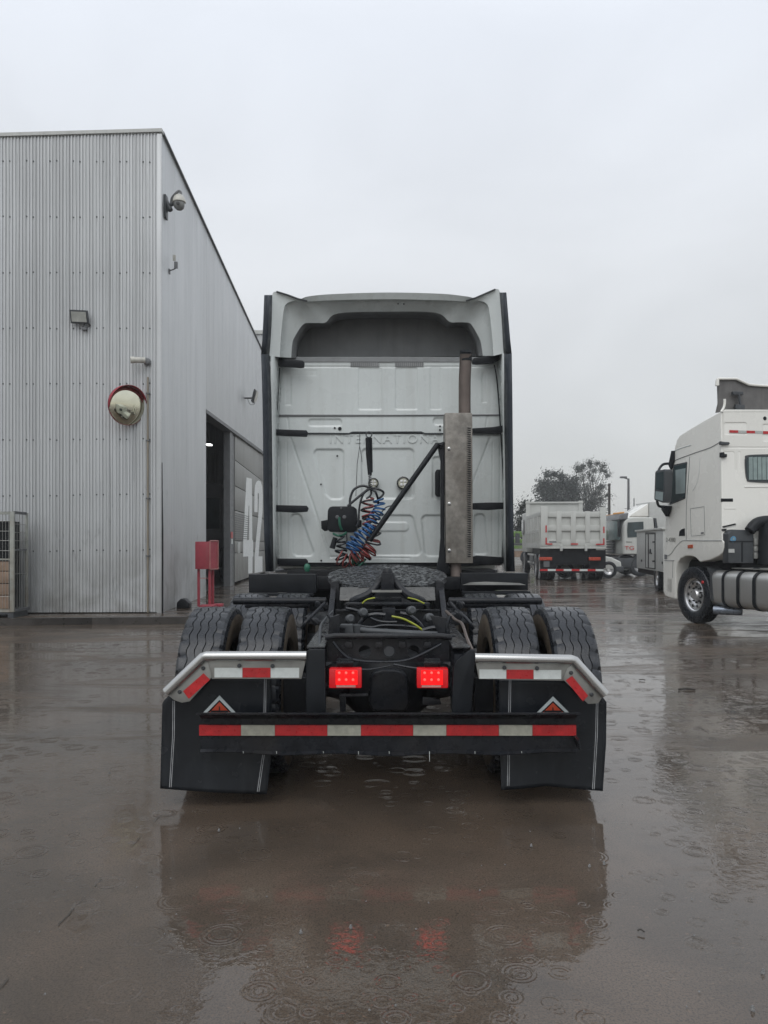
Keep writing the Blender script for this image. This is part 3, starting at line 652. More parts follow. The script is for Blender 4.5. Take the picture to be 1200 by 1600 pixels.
# ------------------------------------------------------------------ tyre and wheel meshes
def tyre_mb(R=.52, Wd=.285, steps=180, ribs='zig', rin=.295):
    mb = MB(); hw = Wd/2; hwT = hw*.80; gr = [-.62, -.21, .21, .62] if ribs == 'zig' else [-.5, 0, .5]
    gw = .0062 if ribs == 'zig' else .011; gd = .018
    prof = [('s', -hw*.72, rin), ('s', -hw*.9, rin+.03), ('s', -hw*.99, rin+.08), ('s', -hw, R-.10), ('s', -hw*.97, R-.05), ('n', -hw*.90, R-.016), ('n', -hwT, R-.004)]
    for q in gr: prof += [('z', q*hwT-gw*.5, R-abs(q)*.003), ('z', q*hwT-gw*.35, R-gd), ('z', q*hwT+gw*.35, R-gd), ('z', q*hwT+gw*.5, R-abs(q)*.003)]
    prof += [('n', hwT, R-.004), ('n', hw*.90, R-.016), ('s', hw*.97, R-.05), ('s', hw, R-.10), ('s', hw*.99, rin+.08), ('s', hw*.9, rin+.03), ('s', hw*.72, rin)]
    n = len(prof); zz = [-1, -1, 0, 1, 1, 0]
    for i in range(steps):
        a = 2*PI*i/steps; z = zz[i % 6]*.0055 if ribs == 'zig' else 0
        for j, (k, x, r) in enumerate(prof):
            if k == 'z': x = x+z
            if k == 'n' and ribs == 'zig' and i % 6 in ((2,) if x < 0 else (5,)): r -= .011; x *= .94 if abs(x) < hw*.85 else .97
            mb.v.append((x, r*math.cos(a), r*math.sin(a)))
    for i in range(steps):
        for j in range(n-1):
            a = i*n+j; b = i*n+j+1; c = ((i+1) % steps)*n+j+1; d = ((i+1) % steps)*n+j
            mb.f.append((a, b, c, d)); mb.mi.append(1 if (j < 4 or j >= n-5) else 0)
    return mb
def rim_mb(R=.30, Wd=.22, dish=.09, holes=True, n=36, outx=1):
    """disc face looks towards +x*outx"""
    mb = MB(); hw = Wd/2; o = outx
    mb.lathe([(R, hw), (R+.012, hw+.004), (R+.002, hw-.012), (R-.02, hw-.03), (R-.035, 0), (R-.02, -hw+.03), (R, -hw)], (0, 0, 0), (o, 0, 0), n, cap=False)
    mb.lathe([(R-.035, hw-.05), (R-.06, hw-dish*.4), (R*.62, hw-dish*.6), (R*.50, hw-dish), (R*.38, hw-dish), (R*.36, hw-dish+.05), (R*.28, hw-dish+.09), (0, hw-dish+.09)], (0, 0, 0), (o, 0, 0), n, cap=False)
    return mb
bank = thing('tmp_bank', 'x', 'x')
TY = tyre_mb().build('tyre', [M['rubber'], M['dirtrubber']], bank, local=True, sharp=25)
TYR = tyre_mb(ribs='rib', steps=72).build('tyre', [M['rubber'], M['rubber']], bank, local=True, sharp=25)
RB = rim_mb(outx=1).build('wheel', M['blackflat'], bank, local=True)
RC = rim_mb(outx=-1).build('wheel', M['chrome'], bank, local=True)
RCR = rim_mb(outx=1).build('wheel', M['chrome'], bank, local=True)
hb = MB()
for k in range(10):
    a = 2*PI*k/10; hb.lathe([(.030, 0), (.024, -.002)], (-.085, math.cos(a)*.215, math.sin(a)*.215), (-1, .0, 0), 12)
    hb.lathe([(.016, 0), (.016, .03), (.01, .04)], (-.04, math.cos(a+.3)*.14, math.sin(a+.3)*.14), (-1, 0, 0), 8)
HB = hb.build('wheel_nuts', M['worklamprim'], bank, local=True)
def put_wheel(parent, loc, rim=RB, ty=TY, nuts=False, rx=0., s=1.):
    wobj = copyobj(rim, parent, Matrix.Translation(loc) @ Matrix.Rotation(rx, 4, 'X') @ Matrix.Scale(s, 4)); wobj.name = 'wheel'; WM[wobj.name] = WM[parent.name]
    copyobj(ty, wobj, Matrix.Identity(4)).name = 'tyre'
    if nuts: tag(copyobj(HB, wobj, Matrix.Identity(4)), kind='stuff')
    return wobj

# ================================================================== the semi tractor in the middle
X0 = .025
tr = thing('semi_truck', 'white sleeper cab semi tractor seen from behind with lit red tail lights', 'truck', (X0, 4.9, 0))
YC = 7.9
# ---- pressed rear wall of the sleeper, three sheets
def bx(x, y, Y=YC): return ((x-HX)/F*Y, EYE-(y-HY)/F*Y)
def zrow(y, Y=YC): return EYE-(y-HY)/F*Y
def pressed(name, ytop, ybot, left, right, feats, m, res=.0075, Y=YC, base=0.):
    """feats: (outline in photo directions, corner radius m, depth m (+ = pressed away from the viewer), edge width m)"""
    zt, zb = zrow(ytop), zrow(ybot); lf = interp(sorted((zrow(y), bx(x, y)[0]) for y, x in left)); rf = interp(sorted((zrow(y), bx(x, y)[0]) for y, x in right))
    nr = int(abs(zt-zb)/res)+1; nc = int(2.25/res)+1
    def H(U, V):
        h = np.zeros_like(U)
        for pts, r, dep, wd in feats:
            poly = [bx(*p) for p in pts]; h += .7*dep*sstep(sdf(U, V, shrink(poly, r), r), wd)
        return h
    U, V, h = hgrid(nr, nc, lf, rf, zt, zb, H); mb = MB(); gridmesh(mb, U, Y+base+h, V)
    return mb.build(name, m, tr, sharp=180)
Lf = [(556, 441), (600, 437), (648, 434), (700, 432), (760, 431), (890, 434)]; Rf = [(556, 777), (600, 780), (648, 783), (760, 786), (890, 785)]
def line(x0, y0, x1, y1, w=1.6):
    d = Vector((x1-x0, y1-y0)).normalized(); n = Vector((-d.y, d.x))*w/2
    return [(x0-n.x, y0-n.y), (x1-n.x, y1-n.y), (x1+n.x, y1+n.y), (x0+n.x, y0+n.y)]
up = pressed('rear_wall_panel', 558, 648, Lf, Rf, [
    ([(560, 574), (596, 574), (596, 640), (560, 640)], .02, .012, .014), ([(618, 574), (652, 574), (652, 640), (618, 640)], .02, .012, .014),
    ([(672, 574), (690, 574), (690, 640), (672, 640)], .02, .007, .012),
    (line(440, 573, 785, 573, 1.5), 0, .010, .012), ([(592, 564), (617, 564), (617, 574), (592, 574)], .01, .008, .012),
    ([(446, 584), (455, 584), (455, 633), (446, 633)], .004, .006, .008), ([(753, 581), (761, 581), (761, 629), (753, 629)], .004, .006, .008),
    ([(455, 578), (495, 578), (495, 587), (455, 587)], .004, .003, .008)], M['cabwhite'])
mid = pressed('rear_wall_panel', 650, 676.5, Lf, Rf, [
    ([(482, 655), (534, 655), (534, 666), (482, 666)], .03, .016, .018), ([(677, 653), (727, 653), (727, 664), (677, 664)], .03, .016, .018),
    (line(449, 650, 452, 677, 2), 0, .008, .015), (line(762, 650, 758, 677, 2), 0, .008, .015)], M['cabwhite'], base=-.004)
low = pressed('rear_wall_panel', 678, 879, Lf, Rf, [
    ([(489, 702), (537, 702), (537, 780), (517, 780), (508, 772), (491, 712)], .045, .022, .022),
    ([(565, 701), (647, 701), (647, 779), (565, 779)], .05, .022, .022),
    ([(575, 805), (645, 805), (660, 868), (540, 868), (540, 850)], .05, .020, .022),
    ([(585, 816), (638, 816), (638, 830), (585, 830)], .04, -.012, .02),
    ([(658, 805), (720, 805), (720, 869), (664, 869)], .05, .020, .022),
    ([(676, 714), (720, 714), (720, 780), (676, 780)], .03, .018, .02),
    ([(454, 803), (469, 803), (493, 869), (459, 869)], .045, .018, .022),
    (line(454, 684, 517, 872, 2.6), 0, .013, .020), (line(515, 870, 640, 872, 2), 0, .008, .014),
    (line(766, 684, 722, 800, 2.6), 0, .013, .02), ([(742, 803), (757, 803), (762, 866), (738, 866)], .04, .014, .02),
    (line(436, 690, 438, 872, 2), 0, .010, .012), (line(448, 690, 450, 872, 1.2), 0, .006, .012), (line(782, 690, 780, 868, 2), 0, .010, .012), (line(770, 690, 769, 868, 1.2), 0, .006, .012)], M['cabwhite'])
# seams between the sheets: dark backing and bent lips
mb = MB(); mb.box(-1.13, 1.20, YC+.03, YC+.05, 1.22, 3.35); mb.build('wall_backing', M['blackflat'], tr)
for pts in ([(440, 676.8), (545, 677.6), (551, 675.4), (658, 675.2), (664, 677.6), (782, 677.6)],):
    mb = MB(); mb.tube([Wp(x, y, YC-.012) for x, y in pts], .0085, 6); mb.build('seam_lip', M['dgrey'], tr)
mb = MB(); mb.tube([Wp(436, 650, YC-.008), Wp(783, 648.5, YC-.008)], .008, 6); mb.build('seam_lip', M['mgrey'], tr)
mb = MB(); mb.px([(432, 879), (455, 879), (456, 882), (520, 882), (528, 879), (622, 879), (624, 882), (700, 882), (785, 878), (786, 882), (720, 885), (432, 885)], YC-.01, .04); mb.build('lower_lip', M['blackflat'], tr)
text_obj('embossed_name', 'INTERNATIONAL', .125, M['cabwhite'], tr, Matrix.Translation((bx(606.5, 686)[0], YC-.003, bx(612, 686.5)[1])) @ FACE, depth=.0055, sx=1.08, space=1.20, local=False)
def vent(xa, xb):
    mb = MB(); mb.px([(xa, 565.5), (xb, 565.5), (xb, 573), (xa, 573)], YC-.004, .02); v = mb.build('vent', M['ventg'], tr)
    mb = MB()
    for i in range(14):
        x = xa+2+i*(xb-xa-4)/13; mb.px([(x-.5, 566.3), (x+.5, 566.3), (x+.5, 572.2), (x-.5, 572.2)], YC-.009, .004)
    mb.build('vent_slat', M['mgrey'], v)
vent(547.6, 592.3); vent(617, 662)
mb = MB()
for x, y, r in ((523, 668.7, 1.6), (531, 669.8, 2.9), (687.5, 666, 1.5), (687.5, 672, 1.7), (527, 712.5, 1.6), (501.5, 756.8, 1.4), (502, 876, 1.5), (622, 444+26, 0)):
    if r: mb.lathe([(r/F*YC, -.003), (0, -.003)], Wp(x, y, YC-.008), (0, 1, 0), 12, cap=False)
for x, y in ((622, 474.8), (631, 475.2)): mb.lathe([(.008, -.003), (0, -.003)], Wp(x, y, 7.66), (0, 1, 0), 8, cap=False)
mb.build('bolt_hole', M['blackflat'], tr)
# ---- body forward of the wall (seen from a step aside)
mb = MB()
prof = [(-1.09, 1.18), (1.17, 1.18), (1.18, 2.2), (1.16, 3.30), (-1.06, 3.30), (-1.10, 2.2)]
mb.prism([(x, YC+.06, z) for x, z in prof], (0, 3.5, 0)); mb.build('cab', M['cabwhite'], tr, bevel=.05)
mb = MB(); mb.prism([(-1.0, YC+3.5, 1.0), (1.05, YC+3.5, 1.0), (1.05, YC+3.5, 1.95), (-1.0, YC+3.5, 1.95)], (0, 2.0, -.35)); mb.build('bonnet', M['cabwhite'], tr, bevel=.12)
for sx_ in (-1, 1):
    mb = MB(); xx = X0+sx_*1.155; mb.box(xx-.012, xx+.012, YC+2.2, YC+3.2, 2.05, 2.75); mb.build('side_window', M['glass'], tr, bevel=.01)
    # lower skirts, tanks
    mb = MB(); mb.lathe([(.0, 0), (.27, .02), (.32, .05), (.33, .10), (.33, 1.7), (.30, 1.76), (0, 1.78)], (X0+sx_*.86, YC+.25, .80), (0, 1, 0), 32); mb.build('fuel_tank', M['alu'], tr)
    mb = MB()
    for q in (.5, 1.4): mb.lathe([(.335, 0), (.345, .005), (.345, .07), (.335, .075)], (X0+sx_*.86, YC+q, .80), (0, 1, 0), 28)
    mb.build('tank_strap', M['chrome'], tr)
    mb = MB(); mb.box(X0+sx_*.86-.30, X0+sx_*.86+.30, YC+.1, YC+1.9, 1.14, 1.17); mb.build('step', M['dgrey'], tr, bevel=.01)
# ---- side extenders: white blades with black rubber edges
def blade(side, outer, inner_, name, m, Ya, Yb, th):
    rows = [[Vector(Wp(x, y, Ya)), Vector(Wp(x2, y2, Yb))] for (x, y), (x2, y2) in zip(outer, inner_)]
    mb = MB(); mb.grid(rows); return mb.build(name, m, tr, thick=th)
rl = [[(424, 556), (424, 600), (425, 650), (425.5, 700), (426, 760), (426, 820), (427, 893)], [(441, 556), (438, 600), (435, 650), (434, 700), (433, 760), (433, 820), (436, 880)]]
rr = [[(788, 552), (789, 600), (790, 650), (790, 700), (790.5, 760), (791, 820), (791.5, 893)], [(777, 556), (780, 600), (783, 650), (785, 700), (786, 760), (786, 820), (785, 880)]]
blade(-1, rl[0], rl[1], 'side_extender', M['cabwhite'], 7.55, YC-.003, .02); blade(1, rr[0], rr[1], 'side_extender', M['cabwhite'], 7.55, YC-.003, .02)
def edge(outl, inl, Ya=7.42, Yb=7.56):
    mb = MB(); ya, yb = Ya, Yb
    mb.grid([[Vector(Wp(x, y, ya)), Vector(Wp(x2, y, yb))] for (x, y), x2 in zip(outl, inl)]); return mb.build('rubber_edge', M['trim'], tr, thick=.022)
edge([(414.5, 461), (413, 500), (411.5, 530), (409.5, 554)], [424, 423, 421.5, 419.5])
edge([(409.5, 553.2), (411.5, 620), (412.5, 680), (413, 760), (414, 830), (416.5, 893)], [419.5, 423, 424, 425, 425.5, 426.5])
edge([(789.5, 457), (793, 500), (795.5, 530), (798, 553)], [782, 785.5, 787, 788.5])
edge([(798, 552.2), (799, 620), (799.5, 680), (800, 760), (801, 830), (803, 893)], [788.5, 789, 789.5, 790.5, 791, 791.5])
# curved dark door-gap strips between wall and blades
for pts in ([(437, 575), (433, 640), (429.5, 700), (429, 780), (430, 830), (434, 880)], [(772.5, 570), (777, 600), (781.5, 660), (785, 720), (787.5, 780), (787, 830), (784.5, 880)]):
    mb = MB(); mb.tube(smoothpath([Wp(x, y, 7.80) for x, y in pts]), .0075, 6); mb.build('gap_seal', M['blackflat'], tr)
# extender straps
def strap(pts, Y=7.74, name='extender_strut'):
    mb = MB(); mb.px(pts, Y, .05); o = mb.build(name, M['blackflat'], tr, bevel=.008)
    x, y = pts[len(pts)//2][0], (pts[0][1]+pts[-1][1])/2
    return o
strap([(421, 554), (425, 552), (442, 560), (473, 563), (475.5, 566), (475, 573), (470, 574), (440, 572), (420, 563)])
strap([(424, 670), (446, 671), (479, 672), (481, 676), (479, 682), (446, 681), (424, 679)])
strap([(426, 789), (479, 790), (482, 794), (480, 799.5), (460, 801), (426, 799)])
strap([(427, 872.5), (478, 873), (481, 877), (480, 884), (440, 884), (427, 879)])
strap([(788, 548), (784, 547), (768, 555), (741, 559), (738, 562), (738, 568), (745, 569), (770, 567), (789, 557)])
strap([(789, 664), (770, 667), (738, 669), (738, 677), (770, 678), (789, 674)])
strap([(790, 785), (760, 785), (738, 786), (738, 796), (764, 797), (790, 795)])
strap([(791, 871), (745, 868), (738, 870), (738, 884), (791, 880)])
# ---- roof fairing
OUT = [(421, 556), (422.5, 520), (424, 485), (425, 462), (431, 455.5), (450, 460.5), (467, 467), (482, 463), (520, 459.5), (605, 457), (690, 459), (728, 463), (743, 465), (760, 457), (774, 451.5), (781, 456), (785, 485), (787, 520), (788, 552)]
MID = [(437, 558), (439, 525), (442, 495), (445, 478), (452, 472), (462, 470), (470, 471.5), (484, 471), (522, 469), (605, 467.5), (688, 469), (726, 471), (740, 471.5), (748, 470), (757, 472), (763, 479), (766, 497), (769, 525), (771, 556)]
INN = [(455, 559), (457, 535), (463, 522), (470, 511), (476, 505.5), (483, 504.5), (496, 504.5), (509, 503.5), (529, 489.5), (605, 487), (680, 488.5), (702, 502.5), (714, 503.5), (724, 503.5), (733, 504.5), (738, 509), (745, 521), (751, 534), (754.5, 556)]
def sm(pts, n=5): return [(p.x, p.y) for p in smoothpath([(x, y, 0) for x, y in pts], n)]
O_, Mi, I_ = sm(OUT), sm(MID), sm(INN)
C_ = lambda p, k: (605+(p[0]-605)*k, 560+(p[1]-560)*k)
ring = []
for f, (A, B) in ((0, (O_, Mi)), (.5, (O_, Mi)), (1, (O_, Mi))):
    ring.append([Wp(a[0]+(b[0]-a[0])*f, a[1]+(b[1]-a[1])*f, 7.60+.03*f) for a, b in zip(A, B)])
for f in (.06, .5, .9, 1): ring.append([Wp(a[0]+(b[0]-a[0])*f, a[1]+(b[1]-a[1])*f, 7.655+.13*f**.8) for a, b in zip(Mi, I_)])
mb = MB(); mb.grid(ring); mb.build('roof_fairing', M['cabwhite'], tr, sharp=50)
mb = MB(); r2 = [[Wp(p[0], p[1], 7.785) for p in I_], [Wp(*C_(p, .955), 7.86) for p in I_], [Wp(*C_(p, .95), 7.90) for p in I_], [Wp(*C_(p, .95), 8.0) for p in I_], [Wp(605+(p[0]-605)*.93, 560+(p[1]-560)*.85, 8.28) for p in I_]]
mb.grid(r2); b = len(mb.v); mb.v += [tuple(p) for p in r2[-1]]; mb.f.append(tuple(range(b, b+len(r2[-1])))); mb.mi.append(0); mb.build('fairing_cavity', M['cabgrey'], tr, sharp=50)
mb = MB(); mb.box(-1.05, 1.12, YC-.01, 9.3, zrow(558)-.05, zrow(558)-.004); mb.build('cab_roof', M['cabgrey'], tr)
mb = MB(); rows = [[Vector(p)*1 for p in ring[0]]]
for dy, k, dzz in ((.02, 1.004, .004), (.5, 1.0, .01), (1.5, .985, -.12), (2.6, .95, -.55), (3.4, .93, -1.0)):
    rows.append([Vector((X0+(p[0]-X0)*k, p[1]+dy, max(zrow(557), 3.3+(p[2]-3.3)*(1 if dy < 1 else k)+dzz) if p[2] > 3.45 else max(3.3, p[2]+min(0, dzz*.2)))) for p in ring[0]])
mb.grid(rows); mb.build('roof_skin', M['cabwhite'], tr, sharp=50)
mb = MB(); mb.tube([Wp(480, 470.5, 7.61), Wp(466, 467, 7.60), Wp(450, 461, 7.6), Wp(432, 455.5, 7.59)], .008, 6); mb.tube([Wp(728, 470, 7.61), Wp(743, 465.5, 7.60), Wp(760, 458, 7.6), Wp(774, 452, 7.59)], .008, 6); mb.build('fairing_seam', M['dgrey'], tr)
# ---- exhaust: heat shield, stack, elbow
mb = MB(); mb.px([(695, 646), (696.5, 645), (736.5, 645), (738, 646.5), (739, 880), (697, 880)], 7.30, .22); sh = mb.build('muffler_shield', M['muffler'], tr, bevel=.012)
mb = MB()
for i in range(60):
    y = 668+i*3.4; mb.px([(729, y), (735.5, y+.2), (736, y+1.6), (733, y+1.8)], 7.295, .004)
tag(mb.build('shield_slot', M['blackflat'], sh), kind='stuff')
for x, y in ((701.5, 701), (702, 787), (702, 860)):
    mb = MB(); mb.lathe([(.016, 0), (.016, .006), (.007, .010)], Wp(x, y, 7.298), (0, -1, 0), 12); mb.build('shield_bolt', M['steel'], sh)
mb = MB(); mb.tube(smoothpath([Wp(726, 650, 7.41), Wp(726, 600, 7.41), Wp(727, 575, 7.41), Wp(727.5, 562, 7.41), Wp(727.8, 553, 7.40)], 5), .058, 20, caps=False); mb.build('exhaust_stack', M['rust'], tr)
mb = MB(); e0 = Vector(Wp(727.7, 560, 7.41)); mb.tube([e0+Vector((0, 0, -.03)), e0, e0+Vector((0, -.006, .04)), e0+Vector((0, -.02, .07))], [.0586, .0592, .0592, .058], 20); mb.build('stack_tip', M['blackflat'], tr)
mb = MB(); mb.tube([Wp(711, 878, 7.4), Wp(712, 890, 7.4), Wp(713, 912, 7.35)], [.058, .056, .045], 18); mb.build('exhaust_pipe', M['rust'], tr)
mb = MB(); mb.px([(683, 693), (693, 690), (696, 692), (696, 700), (694.5, 735), (694.5, 850), (700, 880), (704, 896), (680, 896), (686, 870), (688.5, 840), (688.5, 720)], 7.36, .06); mb.build('exhaust_post', M['blackflat'], tr, bevel=.006)
mb = MB(); mb.tube([Wp(691, 696, 7.34), Wp(684, 694, 7.34), Wp(577, 845, 7.34)], .026, 10); mb.build('diagonal_brace', M['blackflat'], tr)
mb = MB(); mb.px([(680, 738), (682, 733.5), (690, 733.5), (690, 776), (683, 776), (680, 772)], 7.82, .07); mb.build('handle_box', M['blackflat'], tr, bevel=.012)
# ---- work lights
for x, y, r in ((583.5, 755, 8.2), (630, 755, 10.2)):
    c = Vector(Wp(x, y, YC-.02)); R = r/F*YC
    mb = MB(); mb.lathe([(R*.78, -.035), (R*.82, -.045), (R*.98, -.04), (R, -.02), (R, .02)], c, (0, 1, 0), 32, cap=False); wl = mb.build('work_light', M['worklamprim'], tr)
    mb = MB(); mb.lathe([(R*.8, -.03), (R*.4, -.036), (0, -.037)], c, (0, 1, 0), 24, cap=False); mb.build('lens', M['lamp'], wl)
    mb = MB()
    for k in range(4): a = PI/4+k*PI/2; mb.lathe([(R*.26, -.036), (R*.22, -.042), (0, -.044)], c+Vector((math.cos(a)*R*.38, 0, math.sin(a)*R*.38)), (0, 1, 0), 12, cap=False)
    mb.build('reflector', M['chrome'], wl)
# ---- air line box
mb = MB(); mb.px([(512, 797), (515, 792), (520, 791), (552, 791), (557, 795), (558, 806), (558, 829), (553, 832), (515, 831), (511, 826)], 7.62, .16); jb = mb.build('junction_box', M['blackflat'], tr, bevel=.014)
mb = MB(); mb.px([(501.5, 814), (512, 812), (512, 829), (507, 830), (502, 826)], 7.70, .05); mb.px([(558, 811), (565, 813), (565, 823), (558, 826)], 7.70, .05); mb.build('mounting_ear', M['blackflat'], jb, bevel=.006)
mb = MB(); mb.lathe([(.02, 0), (.012, .006)], Wp(527, 808, 7.618), (0, -1, 0), 10); mb.lathe([(.02, 0), (.012, .006)], Wp(538, 808, 7.618), (0, -1, 0), 10); mb.lathe([(.012, 0), (.008, .006)], Wp(533, 794, 7.618), (0, -1, 0), 10); mb.build('bolt', M['post'], jb)
# ---- hanger spring and coiled lines
YH = 7.45
mb = MB(); mb.tube([Wp(576.5+4.5*math.cos(a), 679+4.5*math.sin(a), YH) for a in [i*2*PI/16 for i in range(16)]], .006, 6, closed=True); mb.build('hook_ring', M['dgrey'], tr)
mb = MB(); mb.tube([Wp(574.5, 684, YH), Wp(575.5, 710, YH), Wp(578, 742, YH)], [.022, .024, .02], 10); mb.tube([Wp(579, 684, YH+.01), Wp(579.5, 710, YH+.01), Wp(580, 738, YH+.01)], .016, 8); mb.build('hanger_sleeve', M['blackflat'], tr)
mb = MB(); mb.tube(coil([Wp(578, 742, YH), Wp(578.5, 762, YH)], .014, 7), .004, 5); mb.build('hanger_spring', M['dgrey'], tr)
def hose(name, m, pts, r=.011, Y=YH, n=6): mb = MB(); mb.tube(smoothpath([Wp(p[0], p[1], Y+(p[2] if len(p) > 2 else 0)) for p in pts], 8), r, 8); return mb.build(name, m, tr)
hose('air_hose', M['rubber'], [(578, 762), (566, 759), (553, 765), (547, 780), (547.5, 792)], .012)
hose('air_hose', M['rubber'], [(577, 763), (562, 775), (550, 785), (543, 791)], .012)
hose('air_hose', M['rubber'], [(578, 764), (568, 772), (562, 790), (560, 815), (557, 822)], .010)
hose('air_hose', M['rubber'], [(579, 762), (590, 764, -.02), (599, 769), (597, 775), (590, 780)], .011)
hose('air_hose', M['rubber'], [(579, 764), (586, 768, -.04), (590, 778, -.02), (591, 790)], .011)
hose('air_hose', M['rubber'], [(579, 765), (580, 771), (577, 776), (572, 779)], .010)
hose('air_hose', M['dgrey'], [(594, 803), (603, 793), (612, 790), (617, 789)], .006)
hose('air_hose', M['greenhose'], [(530, 808, .1), (531, 820, .1), (534, 828, .12)], .012)
hose('air_hose', M['greenhose'], [(521, 834, .05), (528, 837), (536, 836, .05), (541, 832, .1)], .011)
hose('air_hose', M['rubber'], [(541, 832, .1), (542, 845, .05), (541, 862)], .009)
mb = MB(); mb.tube([Wp(524, 840, YH), Wp(519, 857, YH)], [.024, .028], 10); mb.build('plug', M['blackflat'], tr)
def coilhose(name, m, pts, R, turns, r, Rend=None, **k): mb = MB(); mb.tube(coil([Wp(p[0], p[1], YH+(p[2] if len(p) > 2 else 0)) for p in pts], R, turns, Rend, **k), r, 6); return mb.build(name, m, tr, sharp=180)
coilhose('coiled_air_line', M['redhose'], [(575, 777), (575, 800), (578, 822), (582, 845), (570, 862, -.03), (554, 873)], (.050), 10, .008, .075, ph=.4, jit=.12)
coilhose('coiled_air_line', M['rubber'], [(576, 781), (576, 803), (580, 826), (585, 848), (572, 866), (550, 876)], .055, 10, .0085, .08, ph=2.2, jit=.25)
coilhose('coiled_air_line', M['bluehose'], [(591, 779), (591, 797), (583, 815, -.05), (570, 832, -.07), (556, 848, -.09), (548, 862, -.09)], .050, 13, .0092, .066, ph=1, jit=.2)
coilhose('coiled_air_line', M['bluehose'], [(580, 825, -.09), (562, 842, -.11), (548, 860, -.12)], .04, 7, .009, .065, ph=2.6, jit=.3)
coilhose('coiled_air_line', M['rubber'], [(530, 839), (534, 852), (533, 868), (540, 880)], .042, 5, .010, .06, ph=.2, jit=.1)
coilhose('coiled_air_line', M['redhose'], [(533, 868), (548, 875, -.02), (565, 868, -.03), (577, 855)], .07, 7, .008, .07, ph=2, jit=.4)
coilhose('coiled_air_line', M['greenhose'], [(545, 878), (560, 876), (568, 884)], .05, 4, .010, .05, ph=1, jit=.3)
for pts in ([(562, 676), (562, 697), (565, 715), (565.5, 722)], [(562, 697), (558, 725), (556, 775)]):
    mb = MB(); mb.tube([Wp(x, y, 7.8) for x, y in pts], .0035, 5); mb.build('loose_wire', M['dgrey'], tr)

# ---- frame rails, cross members, fifth wheel
ZT = .865
for sx_ in (-1, 1):
    c = X0+sx_*.40
    mb = MB(); mb.prism([(c-.04, 4.42, ZT-.006), (c+.04, 4.42, ZT-.006), (c+.04, 4.42, ZT), (c-.04, 4.42, ZT)], (0, 7.5, 0))
    ox = c+sx_*.036; mb.prism([(ox-.005, 4.42, ZT-.26), (ox+.005, 4.42, ZT-.26), (ox+.005, 4.42, ZT), (ox-.005, 4.42, ZT)], (0, 7.5, 0)); mb.box(c-.04, c+.04, 4.42, 11.9, ZT-.265, ZT-.257)
    mb.build('frame_rail', M['black'], tr)
    # upper raised stiffener angled towards the fifth wheel
    mb = MB(); mb.prism([(c-.050, 4.21, ZT+.003), (c+.050, 4.21, ZT+.003), (c+.045, 5.5, ZT+.03), (c-.045, 5.5, ZT+.03)], (0, 0, .010)); mb.build('rail_plate', M['wetplate'], tr, bevel=.003)
    mb = MB(); mb.prism([(c-.02, 5.3, ZT+.02), (c-.02, 6.6, ZT+.02), (c-.02, 6.5, ZT+.20), (c-.02, 6.2, ZT+.28), (c-.02, 5.75, ZT+.28), (c-.02, 5.5, ZT+.14)], (.04, 0, 0)); mb.build('fifth_wheel_bracket', M['black'], tr, bevel=.006)
    mb = MB()
    for i in range(10): mb.lathe([(.016, 0), (.016, .016), (.01, .02)], (c+random.uniform(-.02, .02), 4.6+i*.17, ZT+.012), (0, 0, 1), 6)
    for i in range(14): mb.lathe([(.014, 0), (.014, .018)], (ox, 4.5+i*.2, ZT-.1-(i % 2)*.08), (sx_, 0, 0), 6)
    tag(mb.build('frame_bolt', M['black'], tr), kind='stuff')
def cross(y, z0, z1, m=M['black'], w=.36, lip=True):
    mb = MB(); mb.box(X0-w, X0+w, y, y+.012, z0, z1)
    if lip: mb.box(X0-w, X0+w, y-.05, y-.001, z1-.012, z1+.001)
    return mb.build('cross_member', m, tr, bevel=.004)
cross(5.35, .76, .985); cross(6.6, .5, .84); cross(6.9, .55, .85); cross(5.9, .55, .8)
# rear closing member with three holes
Yr = 4.40
def platewithholes(y, th, x0, x1, z0, z1, holes):
    """flat bar with real round holes (annulus tiles + rectangles)"""
    mb = MB(); xs = sorted([x0, x1]+[h[0]-h[2]*1.3 for h in holes]+[h[0]+h[2]*1.3 for h in holes])
    for a_, b_ in zip(xs, xs[1:]):
        hh = [h for h in holes if a_ < h[0] < b_]
        if not hh: mb.box(a_, b_, y, y+th, z0, z1); continue
        hx, hz, r = hh[0]; n = 24; cir = [(hx+r*math.cos(2*PI*i/n+PI/4), hz+r*math.sin(2*PI*i/n+PI/4)) for i in range(n)]
        sq = []
        for i in range(n):
            q = i/n*4; s_ = int(q); f = q-s_; cs = [(b_, z1), (a_, z1), (a_, z0), (b_, z0), (b_, z1)]; sq.append((cs[s_][0]+(cs[s_+1][0]-cs[s_][0])*f, cs[s_][1]+(cs[s_+1][1]-cs[s_][1])*f))
        for yy in (y, y+th):
            base = len(mb.v); mb.add([(p[0], yy, p[1]) for p in sq]+[(p[0], yy, p[1]) for p in cir], [(i, (i+1) % n, n+(i+1) % n, n+i) for i in range(n)])
        mb.add([(p[0], y, p[1]) for p in cir]+[(p[0], y+th, p[1]) for p in cir], [(i, (i+1) % n, n+(i+1) % n, n+i) for i in range(n)])
    return mb
hz_ = EYE-(1018-HY)/F*Yr
platewithholes(Yr, .012, X0-.35, X0+.35, .765, .905, [((570-HX)/F*Yr, hz_, .036), ((608-HX)/F*Yr, hz_, .036), ((646-HX)/F*Yr, hz_, .036)]).build('closing_member', M['black'], tr)
mb = MB(); mb.tube([(X0-.36, Yr-.012, .905), (X0-.30, Yr-.02, .915), (X0+.30, Yr-.02, .915), (X0+.36, Yr-.012, .905)], .017, 10); mb.build('top_lip', M['black'], tr)
mb = MB(); mb.lathe([(.034, 0), (.03, .004), (0, .006)], ((608-HX)/F*Yr, Yr+.012, hz_), (0, -1, 0), 20, cap=False); mb.build('plug_disc', M['dgrey'], tr)
